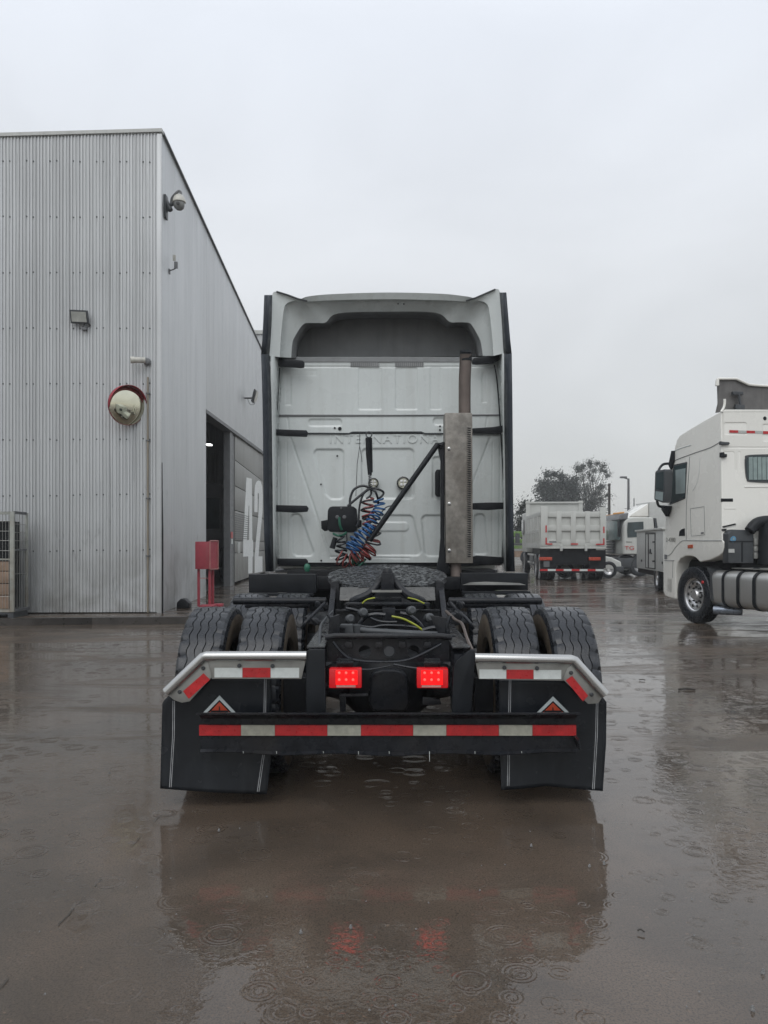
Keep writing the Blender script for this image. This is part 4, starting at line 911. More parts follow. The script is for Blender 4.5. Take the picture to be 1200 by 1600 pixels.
mb = MB()
for x in (-.30, -.26, -.22, .22, .26, .30):
    for z in (.80, .85): mb.lathe([(.011, 0), (.011, .012)], (X0+x, Yr-.001, z), (0, -1, 0), 6)
mb.build('bolt_head', M['black'], tr)
mb = MB(); mb.px([(515, 965), (530, 960), (530, 1000), (512, 1000)], 4.6, .05); mb.px([(672, 962), (700, 966), (705, 1000), (690, 1002)], 4.6, .05); mb.build('gusset', M['black'], tr, bevel=.004)
mb = MB(); mb.tube(smoothpath([Wp(697, 955, 5.2), Wp(711, 968, 4.95), Wp(722, 975, 4.75), Wp(730, 998, 4.4), Wp(738, 1016, 4.2)], 4), .010, 6); mb.build('rusty_rail_edge', M['rust'], tr)
mb = MB(); mb.tube(smoothpath([Wp(520, 955, 5.2), Wp(503, 974, 4.75), Wp(500, 990, 4.5), Wp(498, 1014, 4.25)], 4), .009, 6); mb.build('rail_edge', M['dgrey'], tr)
# clutter between the rails
tb_ = lambda pts, r_, m_, n_, Y_: (lambda q: (q.tube(smoothpath([Wp(x, y, Y_) for x, y in pts], 8), r_, 8), q.build(n_, m_, tr)))(MB())
for x_ in (545, 592, 628, 668): mb = MB(); mb.px([(x_-5, 1003), (x_+5, 1003), (x_+6, 1012), (x_-6, 1012)], 4.375, .02); mb.build('bracket', M['black'], tr, bevel=.003)
tb_([(520, 1003), (545, 1028), (590, 1034), (640, 1030), (690, 1006)], .008, M['rubber'], 'wiring_loom', 4.36)
tb_([(539, 1030), (550, 1042), (575, 1046), (610, 1040)], .006, M['rubber'], 'wiring_loom', 4.34)
tb_([(676, 1031), (668, 1042), (650, 1044), (615, 1038)], .006, M['rubber'], 'wiring_loom', 4.34)
tb_([(512, 960), (520, 975), (516, 998)], .010, M['rubber'], 'air_hose', 4.7)
tb_([(704, 962), (698, 980), (702, 1003)], .010, M['rubber'], 'air_hose', 4.6)
for x_, y_ in ((545, 968), (565, 958), (640, 955), (668, 966), (655, 992), (600, 990)): mb = MB(); mb.lathe([(.022, 0), (.03, .01), (.03, .05), (.018, .06)], Wp(x_, y_, 5.0), (.3, -1, .2), 12); mb.build('fitting', M['dgrey'], tr)
mb = MB(); mb.tube([Wp(557, 983, 4.75), Wp(575, 986, 4.75), Wp(684, 992, 4.75)], .020, 12); mb.lathe([(.03, -.03), (.03, .03)], Wp(557, 984, 4.75), (0, 0, 1), 12); mb.build('torque_rod', M['dgrey'], tr)
mb = MB(); mb.px([(532, 976), (551, 976), (552, 995), (556, 998), (540, 998), (539, 982), (530, 981)], 4.70, .06); mb.build('bracket', M['dgrey'], tr, bevel=.005)
def tb(pts, r, m, name, Y): mb = MB(); mb.tube(smoothpath([Wp(x, y, Y) for x, y in pts], 8), r, 8); mb.build(name, m, tr)
tb([(560, 978), (570, 965), (585, 960), (602, 961)], .014, M['rubber'], 'air_hose', 5.0)
tb([(625, 958), (640, 962), (655, 974), (662, 984)], .013, M['rubber'], 'air_hose', 5.1)
tb([(612, 963), (630, 967), (648, 976), (661, 985)], .0065, M['yellow'], 'yellow_air_line', 4.9)
tb([(566, 943), (573, 937), (586, 934)], .005, M['yellow'], 'yellow_air_line', 5.25)
tb([(637, 934), (650, 937), (663, 943)], .005, M['yellow'], 'yellow_air_line', 5.25)
tb([(660, 985), (675, 981), (692, 981)], .012, M['rubber'], 'air_hose', 4.85)
tb([(555, 976), (580, 980), (600, 977), (640, 979), (665, 985)], .008, M['rubber'], 'air_hose', 4.95)
tb([(540, 950), (560, 955), (590, 970), (620, 972)], .010, M['rubber'], 'air_hose', 5.2)
tb([(575, 1000), (577, 993), (600, 998), (640, 996)], .010, M['rubber'], 'air_hose', 4.8)
tb([(640, 995), (660, 1000), (690, 990)], .013, M['rubber'], 'air_hose', 4.7)
for i in range(5): tb([(519+i*2.2, 972+i), (520+i*1.5, 985), (518+i*2, 996)], .0035, M['dgrey'], 'thin_cable', 4.65)
mb = MB(); mb.px([(572, 990), (581, 991), (582, 995), (577, 998), (573, 994)], 4.9, .01); mb.build('white_tag', M['wht'], tr)
mb = MB(); mb.px([(597, 950), (618, 950), (616, 975), (600, 975)], 5.2, .12); mb.px([(575, 955), (588, 957), (588, 980), (576, 978)], 5.5, .1); mb.px([(540, 942), (672, 942), (672, 946), (540, 946)], 5.25, .06); mb.build('valve_block', M['black'], tr, bevel=.006)
mb = MB(); mb.box(X0-.34, X0+.34, 7.05, 10.8, .42, 1.12); mb.box(X0-.22, X0+.22, 6.6, 7.05, .6, .95); mb.build('transmission', M['deepblack'], tr, bevel=.05)
mb = MB(); mb.tube([(X0, 5.0, .62), (X0, 6.7, .74)], .055, 14); mb.build('drive_shaft', M['deepblack'], tr)
# axles
for ya in (4.9, 6.22):
    mb = MB(); mb.lathe([(.06, -.9), (.07, -.45), (.10, -.3), (.2, -.18), (.25, -.04), (.25, .06), (.2, .18), (.10, .3), (.07, .45), (.06, .9)], (X0, ya, .55), (1, 0, 0), 28)
    mb.lathe([(.22, .0), (.24, .08), (.20, .16), (.12, .2), (0, .21)], (X0, ya-.08, .55), (0, -1, 0), 28); mb.build('axle', M['deepblack'], tr)
    for sx_ in (-1, 1):
        mb = MB(); mb.lathe([(.10, 0), (.14, .03), (.14, .18), (.11, .23)], (X0+sx_*.46, ya+.35, .42), (0, 0, 1), 20); mb.build('air_spring', M['rubber'], tr)
        mb = MB(); mb.tube([(X0+sx_*.50, ya-.18, .40), (X0+sx_*.46, ya-.10, .72)], .024, 12); mb.build('shock_absorber', M['black'], tr)
        mb = MB(); mb.lathe([(.06, 0), (.085, .02), (.085, .16), (.06, .2)], (X0+sx_*.33, ya-.32, .62), (0, 1, 0), 18); mb.build('brake_chamber', M['deepblack'], tr)
        mb = MB(); mb.lathe([(.2, 0), (.2, .12)], (X0+sx_*.56-.06*(1-sx_), ya, .52), (1, 0, 0), 28); mb.build('brake_drum', M['deepblack'], tr)
mb = MB(); mb.px([(578, 1058), (585, 1050), (597, 1047), (617, 1047), (630, 1051), (637, 1058), (640, 1100), (634, 1112), (582, 1112), (576, 1100)], 4.55, .2); mb.build('axle_cover', M['black'], tr, bevel=.03, seg=3)
mb = MB(); mb.px([(530, 1086), (574, 1085), (575, 1088), (531, 1090)], 4.25, .04); mb.px([(661, 1091), (688, 1094), (690, 1101), (660, 1102)], 4.3, .05); mb.px([(530, 1085), (540, 1085), (540, 1112), (531, 1112)], 4.3, .04); mb.build('lower_bracket', M['black'], tr, bevel=.003)
# fifth wheel
def fw_pt(x, y, off=0.):      # plate surface tilted down to the rear
    return (X0+x, 6.05+y, 1.195+.155*y+off)
Rf_ = .468; out = []
for i in range(61):
    a = math.radians(-62+304*i/60); out.append((Rf_*math.cos(a), Rf_*.98*math.sin(a)))
out += [(-.21, -.46), (-.10, -.38), (-.035, -.22), (-.035, .0), (.035, .0), (.035, -.22), (.10, -.38)]
mb = MB(); nP = len(out); mb.add([fw_pt(x, y) for x, y in out]+[fw_pt(x, y, -.035) for x, y in out], [(i, nP+i, nP+(i+1) % nP, (i+1) % nP) for i in range(nP)])
tri = bmesh.new(); vv = [tri.verts.new(fw_pt(x, y)) for x, y in out]; fc = tri.faces.new(vv); bmesh.ops.triangulate(tri, faces=[fc])
base = len(mb.v); mb.add([v.co[:] for v in tri.verts], [tuple(v.index for v in f.verts) for f in tri.faces] if not tri.verts.index_update() else []); tri.free()
mb.build('fifth_wheel_plate', M['plate'], tr, sharp=30)
mb = MB()
for s_ in (-1, 1):
    mb.prism([(X0+s_*.345, 5.60, 1.125), (X0+s_*.075, 5.60, 1.125), (X0+s_*.12, 5.52, 1.055), (X0+s_*.20, 5.5, 1.035), (X0+s_*.345, 5.5, 1.035)], (0, .03, 0))
mb.build('plate_apron', mat('wet_worn_steel_apron', (.10, .10, .095), .3, .3, var=.3, vs=12), tr, bevel=.006)
mb = MB()
for s_ in (-1, 1):
    P = smoothpath([(X0+s_*.02, 5.56, 1.20), (X0+s_*.06, 5.5, 1.16), (X0+s_*.13, 5.46, 1.085), (X0+s_*.22, 5.46, 1.045), (X0+s_*.25, 5.5, 1.03)], 5)
    mb.tube(P, [.03+.006*(i % 2)*0 for i in range(len(P))], 8)
mb.box(X0-.045, X0+.045, 5.42, 5.6, 1.11, 1.235); mb.lathe([(.042, 0), (.03, .03), (0, .035)], (X0, 5.5, 1.235), (0, 0, 1), 12); mb.box(X0-.10, X0+.10, 5.46, 5.52, 1.03, 1.06); mb.build('locking_jaw', M['black'], tr, bevel=.004)
mb = MB(); mb.box(X0-.11, X0+.10, 5.40, 5.44, 1.10, 1.115); mb.build('jaw_bar', M['steelplate'], tr)
for s_ in (-1, 1):
    mb = MB(); mb.prism([(X0+s_*.34, 5.7, ZT), (X0+s_*.44, 5.7, ZT), (X0+s_*.42, 5.7, 1.16), (X0+s_*.36, 5.7, 1.17)], (0, .5, 0)); mb.build('pivot_bracket', M['black'], tr, bevel=.012)
    mb = MB(); mb.prism([(X0+s_*.40, 5.2, ZT+.01), (X0+s_*.56, 5.35, ZT+.02), (X0+s_*.58, 5.6, ZT+.05), (X0+s_*.43, 5.75, ZT+.08)], (0, 0, .03)); mb.build('slider_bracket', M['black'], tr, bevel=.006)
    mb = MB()
    for i in range(7): p = (X0+s_*(.43+random.random()*.14), 5.2+random.random()*.6, ZT+.02+random.random()*.12); mb.lathe([(.025, 0), (.025, .03), (.012, .05)], p, (random.uniform(-1, 1), -.3, .8), 8)
    mb.tube(smoothpath([(X0+s_*.44, 5.4, ZT+.16), (X0+s_*.50, 5.3, ZT+.10), (X0+s_*.55, 5.2, ZT+.05), (X0+s_*.58, 5.2, ZT)]), .012, 8); mb.build('fittings', M['black'], tr)
# cross tubes that carried the drive fenders, splash boards
for y, z, a_, r in ((5.55, 1.028, 1.115, .026), (5.72, .985, 1.06, .022)):
    for s_ in (-1, 1):
        mb = MB(); mb.lathe([(r*.8, .44), (r, .445), (r, a_-.004), (r*.8, a_)], (X0, y, z), (s_, 0, 0), 16); mb.build('fender_tube', M['black'], tr)
mb = MB(); mb.box(-1.225, -.615, 6.95, 7.08, 1.0, 1.165); mb.box(-1.225, -.63, 6.86, 6.95, .975, 1.0); mb.build('splash_board', M['blackflat'], tr, bevel=.006)
mb = MB(); mb.box(.70, 1.31, 6.98, 7.1, 1.02, 1.175); mb.box(.70, 1.31, 6.86, 6.98, .985, 1.018); mb.build('splash_board', M['blackflat'], tr, bevel=.006)
mb = MB(); mb.prism([Wp(723, 914, 6.85), Wp(735, 910, 6.9), Wp(760, 909, 6.9), (Wp(790, 910, 6.9)), Wp(812, 911, 6.9), Wp(822, 914, 6.85)], (0, .06, -.004)); mb.build('bent_edge', M['steelplate'], tr)
mb = MB(); mb.box(-1.0, -.3, 7.3, 7.8, 1.0, 1.13); mb.box(.35, 1.0, 7.3, 7.8, 1.0, 1.13); mb.box(-.95, -.4, 7.5, 7.86, .7, 1.19); mb.box(.45, 1.1, 7.55, 7.86, .7, 1.19); mb.build('under_cab_box', M['deepblack'], tr, bevel=.02)
mb = MB(); mb.lathe([(.02, 0), (.032, .03), (.028, .06), (.015, .075)], Wp(480, 893, 7.3), (0, 0, 1), 14); mb.build('filler_cap', M['greenhose'], tr)
# wheels (tandem duals and steer)
for ya in (4.9, 6.22):
    for x, o in ((-1.10, -1), (-.757, 1), (.757, -1), (1.10, 1)):
        put_wheel(tr, (x*1.0, ya-4.9, .52), RB, TY if (ya < 5 or x != 1.10) else TYR, rx=random.random()*.1)
for x in (-1.0, 1.0): put_wheel(tr, (x, 6.7, .52), RC if x < 0 else RCR, TYR)
# ---- bumper / underride bar
mb = MB(); L_, R__ = (311-HX)/F*4.1, (903-HX)/F*4.1
pf = [(4.03, .545), (4.12, .520), (4.135, .50), (4.135, .36), (4.137, .335), (4.122, .322), (4.126, .317), (4.145, .328), (4.15, .335), (4.15, .53), (4.03, .553)]
n = 24; rows = []
for i in range(n+1):
    x = L_+(R__-L_)*i/n; sag = -.012*math.sin(PI*i/n)+.006*math.sin(i*.9)
    rows.append([(x, y, z+(sag if z < .34 else 0)) for y, z in pf]+[(x, pf[0][0], pf[0][1])])
mb.grid(rows); mb.f.append(tuple(range(len(pf)))); mb.mi.append(0); b = n*(len(pf)+1); mb.f.append(tuple(range(b, b+len(pf)))); mb.mi.append(0)
bar = mb.build('rear_bumper', M['black'], tr, sharp=25)
tp = [311, 376.5, 429.5, 511.5, 564, 645.5, 697.5, 779.5, 832, 900.5]
for i, (a_, b_) in enumerate(zip(tp, tp[1:])):
    mb = MB(); mb.px([(a_+.2, 1133.2), (b_-.2, 1133.4), (b_-.2, 1149.6), (a_+.2, 1149.4)], 4.12, .012); mb.build('reflective_strip', M['red'] if i % 2 == 0 else M['wtape'], bar)
mb = MB()
for x_, l_ in ((671, 16), (380, 3), (432, 4), (505, 3), (560, 5), (742, 4), (815, 3), (608, 4)): mb.tube([Wp(x_, 1174, 4.12), Wp(x_+.3, 1174+l_, 4.12)], [.0022, .0012], 5)
tag(mb.build('water_drip', M['wht'], bar), kind='stuff')
mb = MB(); mb.px([(905.5, 1155), (909, 1172), (907, 1173), (903, 1157)], 4.03, .1); mb.build('bent_end_plate', M['black'], bar)
for pts in ([(478.5, 1018), (483, 1015), (507.5, 1015), (509, 1116), (478, 1116)], [(708.5, 1044), (713, 1032), (736, 1015), (742, 1016), (742, 1030), (736, 1116), (706, 1116)]):
    mb = MB(); mb.px(pts, 4.17, .03); mb.build('bumper_hanger', M['blackflat'], tr, bevel=.004)
for s_ in (-1, 1):
    mb = MB(); mb.prism([(X0+s_*.36, 4.2, ZT-.03), (X0+s_*.42, 4.2, ZT-.03), (X0+s_*.42, 4.2, .5), (X0+s_*.36, 4.2, .5)], (0, .25, 0)); mb.build('hanger_gusset', M['black'], tr)
# ---- tail lights
for xa, xb in ((514, 565), (651.5, 700.5)):
    q0 = Wp(xa, 1045, 4.18); q1 = Wp(xb, 1075.5, 4.18)
    mb = MB(); mb.box(q0[0], q1[0], 4.18, 4.25, q1[2], q0[2]); tl = mb.build('tail_light', M['lens'], tr, bevel=.008)
    cx = (xa+xb)/2; dx = 1 if xa < 600 else -2
    mb = MB(); mb.px([(cx-16+dx, 1047.5), (cx+18+dx, 1047.5), (cx+18+dx, 1070), (cx-16+dx, 1070)], 4.176, .006); mb.build('lens', M['lenshot'], tl)
    for i in range(3):
        for j in range(2):
            mb = MB(); mb.lathe([(.0075, 0), (.0060, .004), (0, .006)], Wp(cx-10.5+dx+i*10.8, 1051.3+j*10.8, 4.173), (0, -1, 0), 12, cap=False); mb.build('led', M['led'], tl)
    mb = MB(); mb.px([(cx-15+dx, 1071), (cx+15+dx, 1071), (cx+15+dx, 1074), (cx-15+dx, 1074)], 4.174, .008); mb.build('number_plate_lens', mat('pinkish_plate_lens', (.5, .25, .22), .3), tl)
    mb = MB(); mb.px([(cx-13, 1029), (cx+12, 1029), (cx+12, 1045), (cx-13, 1045)], 4.25, .02); mb.px([(cx-14, 1034), (cx+13, 1034), (cx+13, 1038), (cx-14, 1038)], 4.22, .03); mb.build('lamp_bracket', M['black'], tl, bevel=.004)
# ---- stainless fender bars with plates, then mud flaps
def fbar(pts, plate1, plate2, tapes, redtape, bolts):
    root_m = MB(); Y = 4.17
    P = [Vector(Wp(x, y, Y)) for x, y in pts]; d1 = (P[1]-P[0]).normalized()*.012; d2 = (P[2]-P[1]).normalized()*.012
    root_m.tube([P[0], P[1]-d1, P[1]+d2*.5, P[2]], .0265, 20); fb = root_m.build('fender_bar', M['steel'], tr, sharp=25)
    mb = MB(); mb.px(plate1, 4.185, .008); mb.build('hanging_plate', M['steelplate'], fb, bevel=.002)
    mb = MB(); mb.px(plate2, 4.181, .008); mb.build('hanging_plate', M['steelplate'], fb, bevel=.002)
    for i, t in enumerate(tapes): mb = MB(); mb.px(t, 4.182, .002); mb.build('reflective_strip', (M['wht'], M['red'], M['wht'])[i], fb)
    mb = MB(); mb.px(redtape, 4.178, .002); mb.build('reflective_strip', M['red'], fb)
    for x, y in bolts: mb = MB(); mb.lathe([(.011, 0), (.011, .008), (.006, .013)], Wp(x, y, 4.18), (0, -1, 0), 10); mb.build('bolt', M['dgrey'], fb)
def q4(a, b, t, c): return [(a, t), (b, t), (b, c), (a, c)]
fbar([(479, 1025), (319, 1025), (260, 1081)], [(322, 1031), (478, 1031), (471, 1061), (331, 1061), (325, 1046)], [(262, 1086), (270, 1081), (318, 1033), (325, 1035), (331, 1058), (296, 1096), (284, 1098), (272, 1094)],
     [q4(335, 378.5, 1043.5, 1058.5), q4(379, 422.5, 1043.5, 1058.5), q4(423, 467.5, 1043.5, 1059)], [(286, 1080), (318, 1052), (328, 1062), (295, 1092)], [(375, 1029), (374, 1040), (426, 1040.5), (318, 1044), (281, 1081)])
fbar([(742, 1028), (896, 1030.5), (945, 1085)], [(743, 1034), (892, 1037), (881, 1064), (748, 1061)], [(897, 1037), (903, 1039), (943, 1087), (935, 1099), (919, 1100), (880, 1062), (886, 1045)],
     [q4(749, 791, 1046, 1060.5), q4(791.5, 833.5, 1046.5, 1060.8), q4(834, 877, 1047, 1061.2)], [(884, 1063), (894, 1056), (919, 1087), (911, 1096)], [(839, 1032), (788, 1043), (839, 1044), (892, 1051), (924, 1085)])
def flapsurf(x, y, side, off=0.):
    t = max(0, (y-1060)/180); u = (x-338)/86 if side < 0 else (x-862)/82
    Y = 4.27-.055*t*t+.016*math.sin(u*2.3+side)*t-.02*abs(u)**2*t-(.05*max(0, t-.72)*(1-min(1, abs(u+.2))) if side < 0 else 0)-off; return Wp(x, y, Y)
def flap(side, lefttab, righttab, ytop, bot):
    lf, rf = interp(lefttab), interp(righttab); rows = []
    for i in range(31):
        row = []
        for j in range(25):
            s_ = j/24; yb = np.interp(s_, [b[0] for b in bot], [b[1] for b in bot]); y = ytop+(yb-ytop)*i/30
            x = lf(y)+(rf(y)-lf(y))*s_; row.append(flapsurf(x, y, side))
        rows.append(row)
    mb = MB(); mb.grid(rows); f = mb.build('mud_flap', M['flap'], tr, thick=.008, sharp=180)
    return f
fl_ = flap(-1, [(1055, 300), (1075, 275), (1097, 254), (1232, 250.5)], [(1055, 424), (1150, 425), (1185, 423.5), (1241, 417)], 1058, [(0, 1232), (.3, 1236), (.65, 1239.5), (1, 1240.5)])
fr_ = flap(1, [(1055, 778), (1232, 783)], [(1055, 905), (1075, 925), (1095, 947.5), (1160, 947), (1236, 942)], 1062, [(0, 1234.5), (.15, 1233), (.45, 1228), (.75, 1233), (1, 1236)])
for f, sd_, tabs in ((fl_, -1, ([(1095, 271.5), (1150, 271), (1232, 266)], [(1060, 414.5), (1170, 413), (1239, 403)])), (fr_, 1, ([(1062, 797), (1230, 794)], [(1098, 933), (1150, 932), (1235, 927)]))):
    for tab in tabs:
        for dx in (-1.3, 1.3):
            ff = interp(tab); ys = np.linspace(tab[0][0], tab[-1][0]-2, 16)
            mb = MB(); mb.grid([[flapsurf(ff(y)+dx-.45, y, sd_, .0065), flapsurf(ff(y)+dx+.45, y, sd_, .0065)] for y in ys]); mb.build('pinstripe', M['stripe'], f)
def emblem(cx, apy, f, sd_):
    def pr(pts, m, name, off): mb = MB(); mb.prism([flapsurf(x, y, sd_, off) for x, y in pts], (0, -.002, 0)); mb.build(name, m, f)
    pr([(cx-29, 1117), (cx, apy), (cx+29, 1117), (cx+23, 1117), (cx, apy+7), (cx-23, 1117)], M['sign_silver'], 'emblem_chevron', .006)
    pr([(cx-17.5, 1115), (cx, apy+10), (cx+17.5, 1115)], M['sign_orange'], 'emblem_triangle', .006)
    pr([(cx-1.2, 1115), (cx-.8, apy+17), (cx+.4, apy+17), (cx+1.4, 1115)], M['blackflat'], 'emblem_mark', .009)
    pr([(cx-14, 1113), (cx-13, 1110), (cx+13, 1110), (cx+14, 1113)], M['blackflat'], 'emblem_mark', .0085)
emblem(343, 1086.5, fl_, -1); emblem(864, 1088, fr_, 1)
# second pair of flaps' hanger steel seen in the gap
mb = MB(); mb.px([(426, 1060), (478, 1060), (478, 1112), (426, 1112)], 4.5, .05); mb.px([(742, 1060), (780, 1060), (780, 1112), (742, 1112)], 4.5, .05); mb.build('inner_splash_plate', M['deepblack'], tr)

# ================================================================== white cab-over tractor on the right
class LocalPlane:
    """turns a photo direction into a point on a plane of a turned vehicle (ox, oy: ground point under its origin, th: heading)"""
    def __init__(s, ox, oy, th): s.o = Vector((ox, oy)); s.f = Vector((-math.sin(th), math.cos(th))); s.r = Vector((math.cos(th), math.sin(th)))
    def side(s, x, y, lx=0.):
        u = (x-HX)/F; p = s.o+s.r*lx; t = (u*p.y-p.x)/(s.f.x-u*s.f.y); Y = (p+s.f*t).y; return (lx, t, EYE-(y-HY)/F*Y)
    def back(s, x, y, ly):
        u = (x-HX)/F; p = s.o+s.f*ly; t = (u*p.y-p.x)/(s.r.x-u*s.r.y); Y = (p+s.r*t).y; return (t, ly, EYE-(y-HY)/F*Y)
TH = math.radians(11); rt = thing('cab_over_truck', 'white cab-over tractor at the right edge with chrome wheel and aluminium tanks', 'truck', (5.6, 14.0, 0), TH); LP = LocalPlane(5.6, 14.0, TH)
c3 = lambda pts: [(1020+x/6.6667, 580+y/6.6667) for x, y in pts]
c4 = lambda pts: [(1020+x/6.6667, 780+y/6.6667) for x, y in pts]
LB_ = -.86
prof = c3([(712, 420), (690, 425), (620, 465), (520, 520), (400, 592), (280, 668), (250, 715), (228, 790), (205, 940), (170, 1180), (148, 1400)])+c4([(130, 160), (122, 450), (118, 600), (108, 760), (108, 955), (125, 1005), (170, 1025), (240, 1040), (238, 830), (240, 740), (258, 660), (290, 615), (340, 592), (400, 592), (440, 605), (468, 632), (490, 655), (600, 632), (690, 590), (722, 560), (738, 500), (738, 440), (722, 428)])
mb = MB(); mb.prism([LP.side(x, y) for x, y in prof], (2.45, 0, 0)); cab = mb.build('cab', M['truckwhite'], rt, local=True, bevel=.035, seg=3)
def sidep(pts, name, m, off=.004, t=.02, parent=None, bevel=0):
    mb = MB(); mb.prism([LP.side(x, y, -off) for x, y in pts], (t, 0, 0)); return mb.build(name, m, parent or rt, local=True, bevel=bevel)
def sidel(pts, name, m, r=.006, off=.002, parent=None, sm_=True):
    mb = MB(); P = [LP.side(x, y, -off) for x, y in pts]; mb.tube(smoothpath(P, 5) if sm_ else P, r, 6); return mb.build(name, m, parent or rt, local=True)
sw_ = sidep(c3([(212, 985), (225, 972), (352, 945), (356, 950), (338, 1318), (330, 1330), (178, 1392), (173, 1385)]), 'side_window', M['dgrey'], .006, .02, cab)
sidep(c3([(220, 995), (345, 962), (328, 1312), (186, 1375)]), 'pane', M['glass'], .010, .02, sw_)
sidep(c3([(236, 1030), (340, 1010), (332, 1270), (238, 1280)]), 'pane_reflection', M['window_light'], .013, .01, sw_)  # pale sheet laid over the pane as a painted reflection
sidel(c3([(215, 935), (330, 890), (470, 840), (600, 795), (700, 738)]), 'panel_gap', M['mgrey'], .007, parent=cab)
sidel(c3([(385, 890), (372, 1100), (352, 1380)])+c4([(348, 250), (348, 425)]), 'door_gap', M['mgrey'], .005, parent=cab)
sidel(c4([(155, 590), (190, 570), (240, 500), (300, 438), (350, 428), (500, 430), (722, 430)]), 'body_crease', M['greywhite'], .014, -.004, parent=cab)
sidel(c3([(490, 890), (492, 960), (480, 1080), (455, 1180), (415, 1250)]), 'body_flute', M['chrome'], .006, -.002, parent=cab)
sidel(c4([(390, 100), (535, 76), (542, 370), (400, 384), (390, 100)]), 'locker_outline', M['mgrey'], .004, sm_=False, parent=cab)
sidel(c3([(225, 830), (300, 800), (400, 770)]), 'body_flute', M['cabwhite'], .01, -.002, parent=cab)
sidel(c4([(210, 640), (205, 820)]), 'panel_gap', M['mgrey'], .004, parent=cab)
sidel(c4([(120, 640), (225, 640)]), 'panel_gap', M['mgrey'], .006, parent=cab)
sidep(c4([(272, 384), (276, 335), (300, 312), (332, 304), (334, 382)]), 'door_handle', M['blackflat'], .004, .01, cab)
sidep(c4([(500, 345), (526, 342), (526, 358), (500, 360)]), 'locker_lock', M['mgrey'], .008, .01, cab)
sidep(c4([(360, 478), (410, 472), (412, 508), (362, 512)]), 'side_marker', mat('orange_red_marker_lens', (.42, .08, .03), .3), .015, .02, cab, bevel=.004)
sidep(c4([(155, 832), (196, 832), (196, 968), (150, 962)]), 'entry_step', M['greywhite'], -.0, .02, cab)
sidep(c4([(235, 820), (298, 820), (300, 985), (240, 1000)]), 'step_well', M['mgrey'], -.25, .1, rt)
sidep(c4([(120, 575), (145, 580), (145, 625), (120, 625)]), 'corner_lamp', M['mgrey'], .01, .02, cab)
p = LP.side(*c4([(186, 425)])[0], -.008)
text_obj('door_number', '2-4380', .115, M['textgrey'], cab, Matrix.Translation(p) @ Matrix.Rotation(-PI/2, 4, 'Z') @ FACE, depth=.001)
# inner wheel arch + mudguard + wheel
mb = MB(); mb.box(.25, 2.2, -.75, .72, .45, 1.15); mb.build('wheel_arch', M['deepblack'], rt, local=True)
mb = MB(); mb.prism([(.02, -.42, 1.04), (.02, -.56, 1.0), (.02, -.62, .45), (.02, -.56, .45), (.02, -.52, .9)], (.5, 0, 0)); mb.build('mudguard', M['dgrey'], rt, local=True)
mb = MB(); mb.lathe([(.03, 0), (.02, .01)], LP.side(*c4([(518, 865)])[0], -.0), (-1, -.4, 0), 12); mb.build('red_marker', M['red'], rt, local=True)
put_wheel(rt, (.16, 0, .515), RC, TYR, nuts=True, s=.99); put_wheel(rt, (2.3, 0, .515), RCR, TYR, s=.99)
for yy in (-3.65, -5.0):
    for xx, rr_ in ((.16, RC), (2.3, RCR)): put_wheel(rt, (xx, yy, .515), rr_, TYR, s=.99)
# exhaust outlet
mb = MB(); mb.tube([(.02, -.64, .29), (.35, -.95, .29)], .075, 18, caps=False); mb.tube([(.06, -.67, .29), (.065, -.675, .29)], .07, 18); mb.build('exhaust_outlet', mat('blue_grey_pipe', (.25, .28, .33), .3, .6), rt, local=True)
# tanks
def rrect(x0, x1, z0, z1, r, n=5):
    out = []
    for cx, cz, a0 in ((x1-r, z1-r, 0), (x0+r, z1-r, 90), (x0+r, z0+r, 180), (x1-r, z0+r, 270)):
        for i in range(n+1): a = math.radians(a0+90*i/n); out.append((cx+r*math.cos(a), cz+r*math.sin(a)))
    return out
ys_ = [LP.side(x, 920)[1] for x in (1105.5, 1126.2, 1127.8, 1149, 1151.6, 1174, 1176.8, 1207)]
zc = rrect(.03, .68, .36, .985, .15)
def loft(mb, sections):
    n = len(sections[0]); b = len(mb.v)
    for s_ in sections: mb.v += s_
    for i in range(len(sections)-1):
        for k in range(n): mb.f.append((b+i*n+k, b+i*n+(k+1) % n, b+(i+1)*n+(k+1) % n, b+(i+1)*n+k)); mb.mi.append(0)
    mb.f += [tuple(range(b, b+n)), tuple(range(b+(len(sections)-1)*n, b+len(sections)*n))]; mb.mi += [0, 0]
cx_, cz_ = .355, .67
for i in range(4):
    a_, b_ = ys_[2*i], ys_[2*i+1]; mb = MB()
    sec = lambda y, k: [(cx_+(x-cx_)*k, y, cz_+(z-cz_)*k) for x, z in zc]
    loft(mb, [sec(a_, .90 if i == 0 else .985), sec(a_-.03, .985), sec(a_-.07, 1), sec(b_+.04, 1), sec(b_+.012, .985), sec(b_, .96)]); mb.build('aluminium_tank', M['alu'], rt, local=True, sharp=40)
    if i < 3:
        mb = MB(); loft(mb, [sec(b_+.012, 1.03), sec(ys_[2*i+2]-.012, 1.03)]); mb.build('tank_strap', M['blackflat'], rt, local=True)
mb = MB(); p = (.25, ys_[4]-.15, 1.0); mb.lathe([(.05, -.03), (.055, .04), (.04, .05)], p, (0, 0, 1), 14); mb.build('tank_cap', M['blackflat'], rt, local=True)
for x in (.78, 1.62):
    mb = MB(); mb.box(x, x+.08, -6.0, -.2, .72, 1.0); mb.build('frame_rail', M['black'], rt, local=True)
mb = MB(); mb.box(.15, 1.2, -2.6, -.95, 1.02, 1.035); mb.build('catwalk', M['steelplate'], rt, local=True)
mb = MB(); mb.box(.1, 2.3, -6.0, -5.9, .45, .6); mb.build('rear_bar', M['blackflat'], rt, local=True)
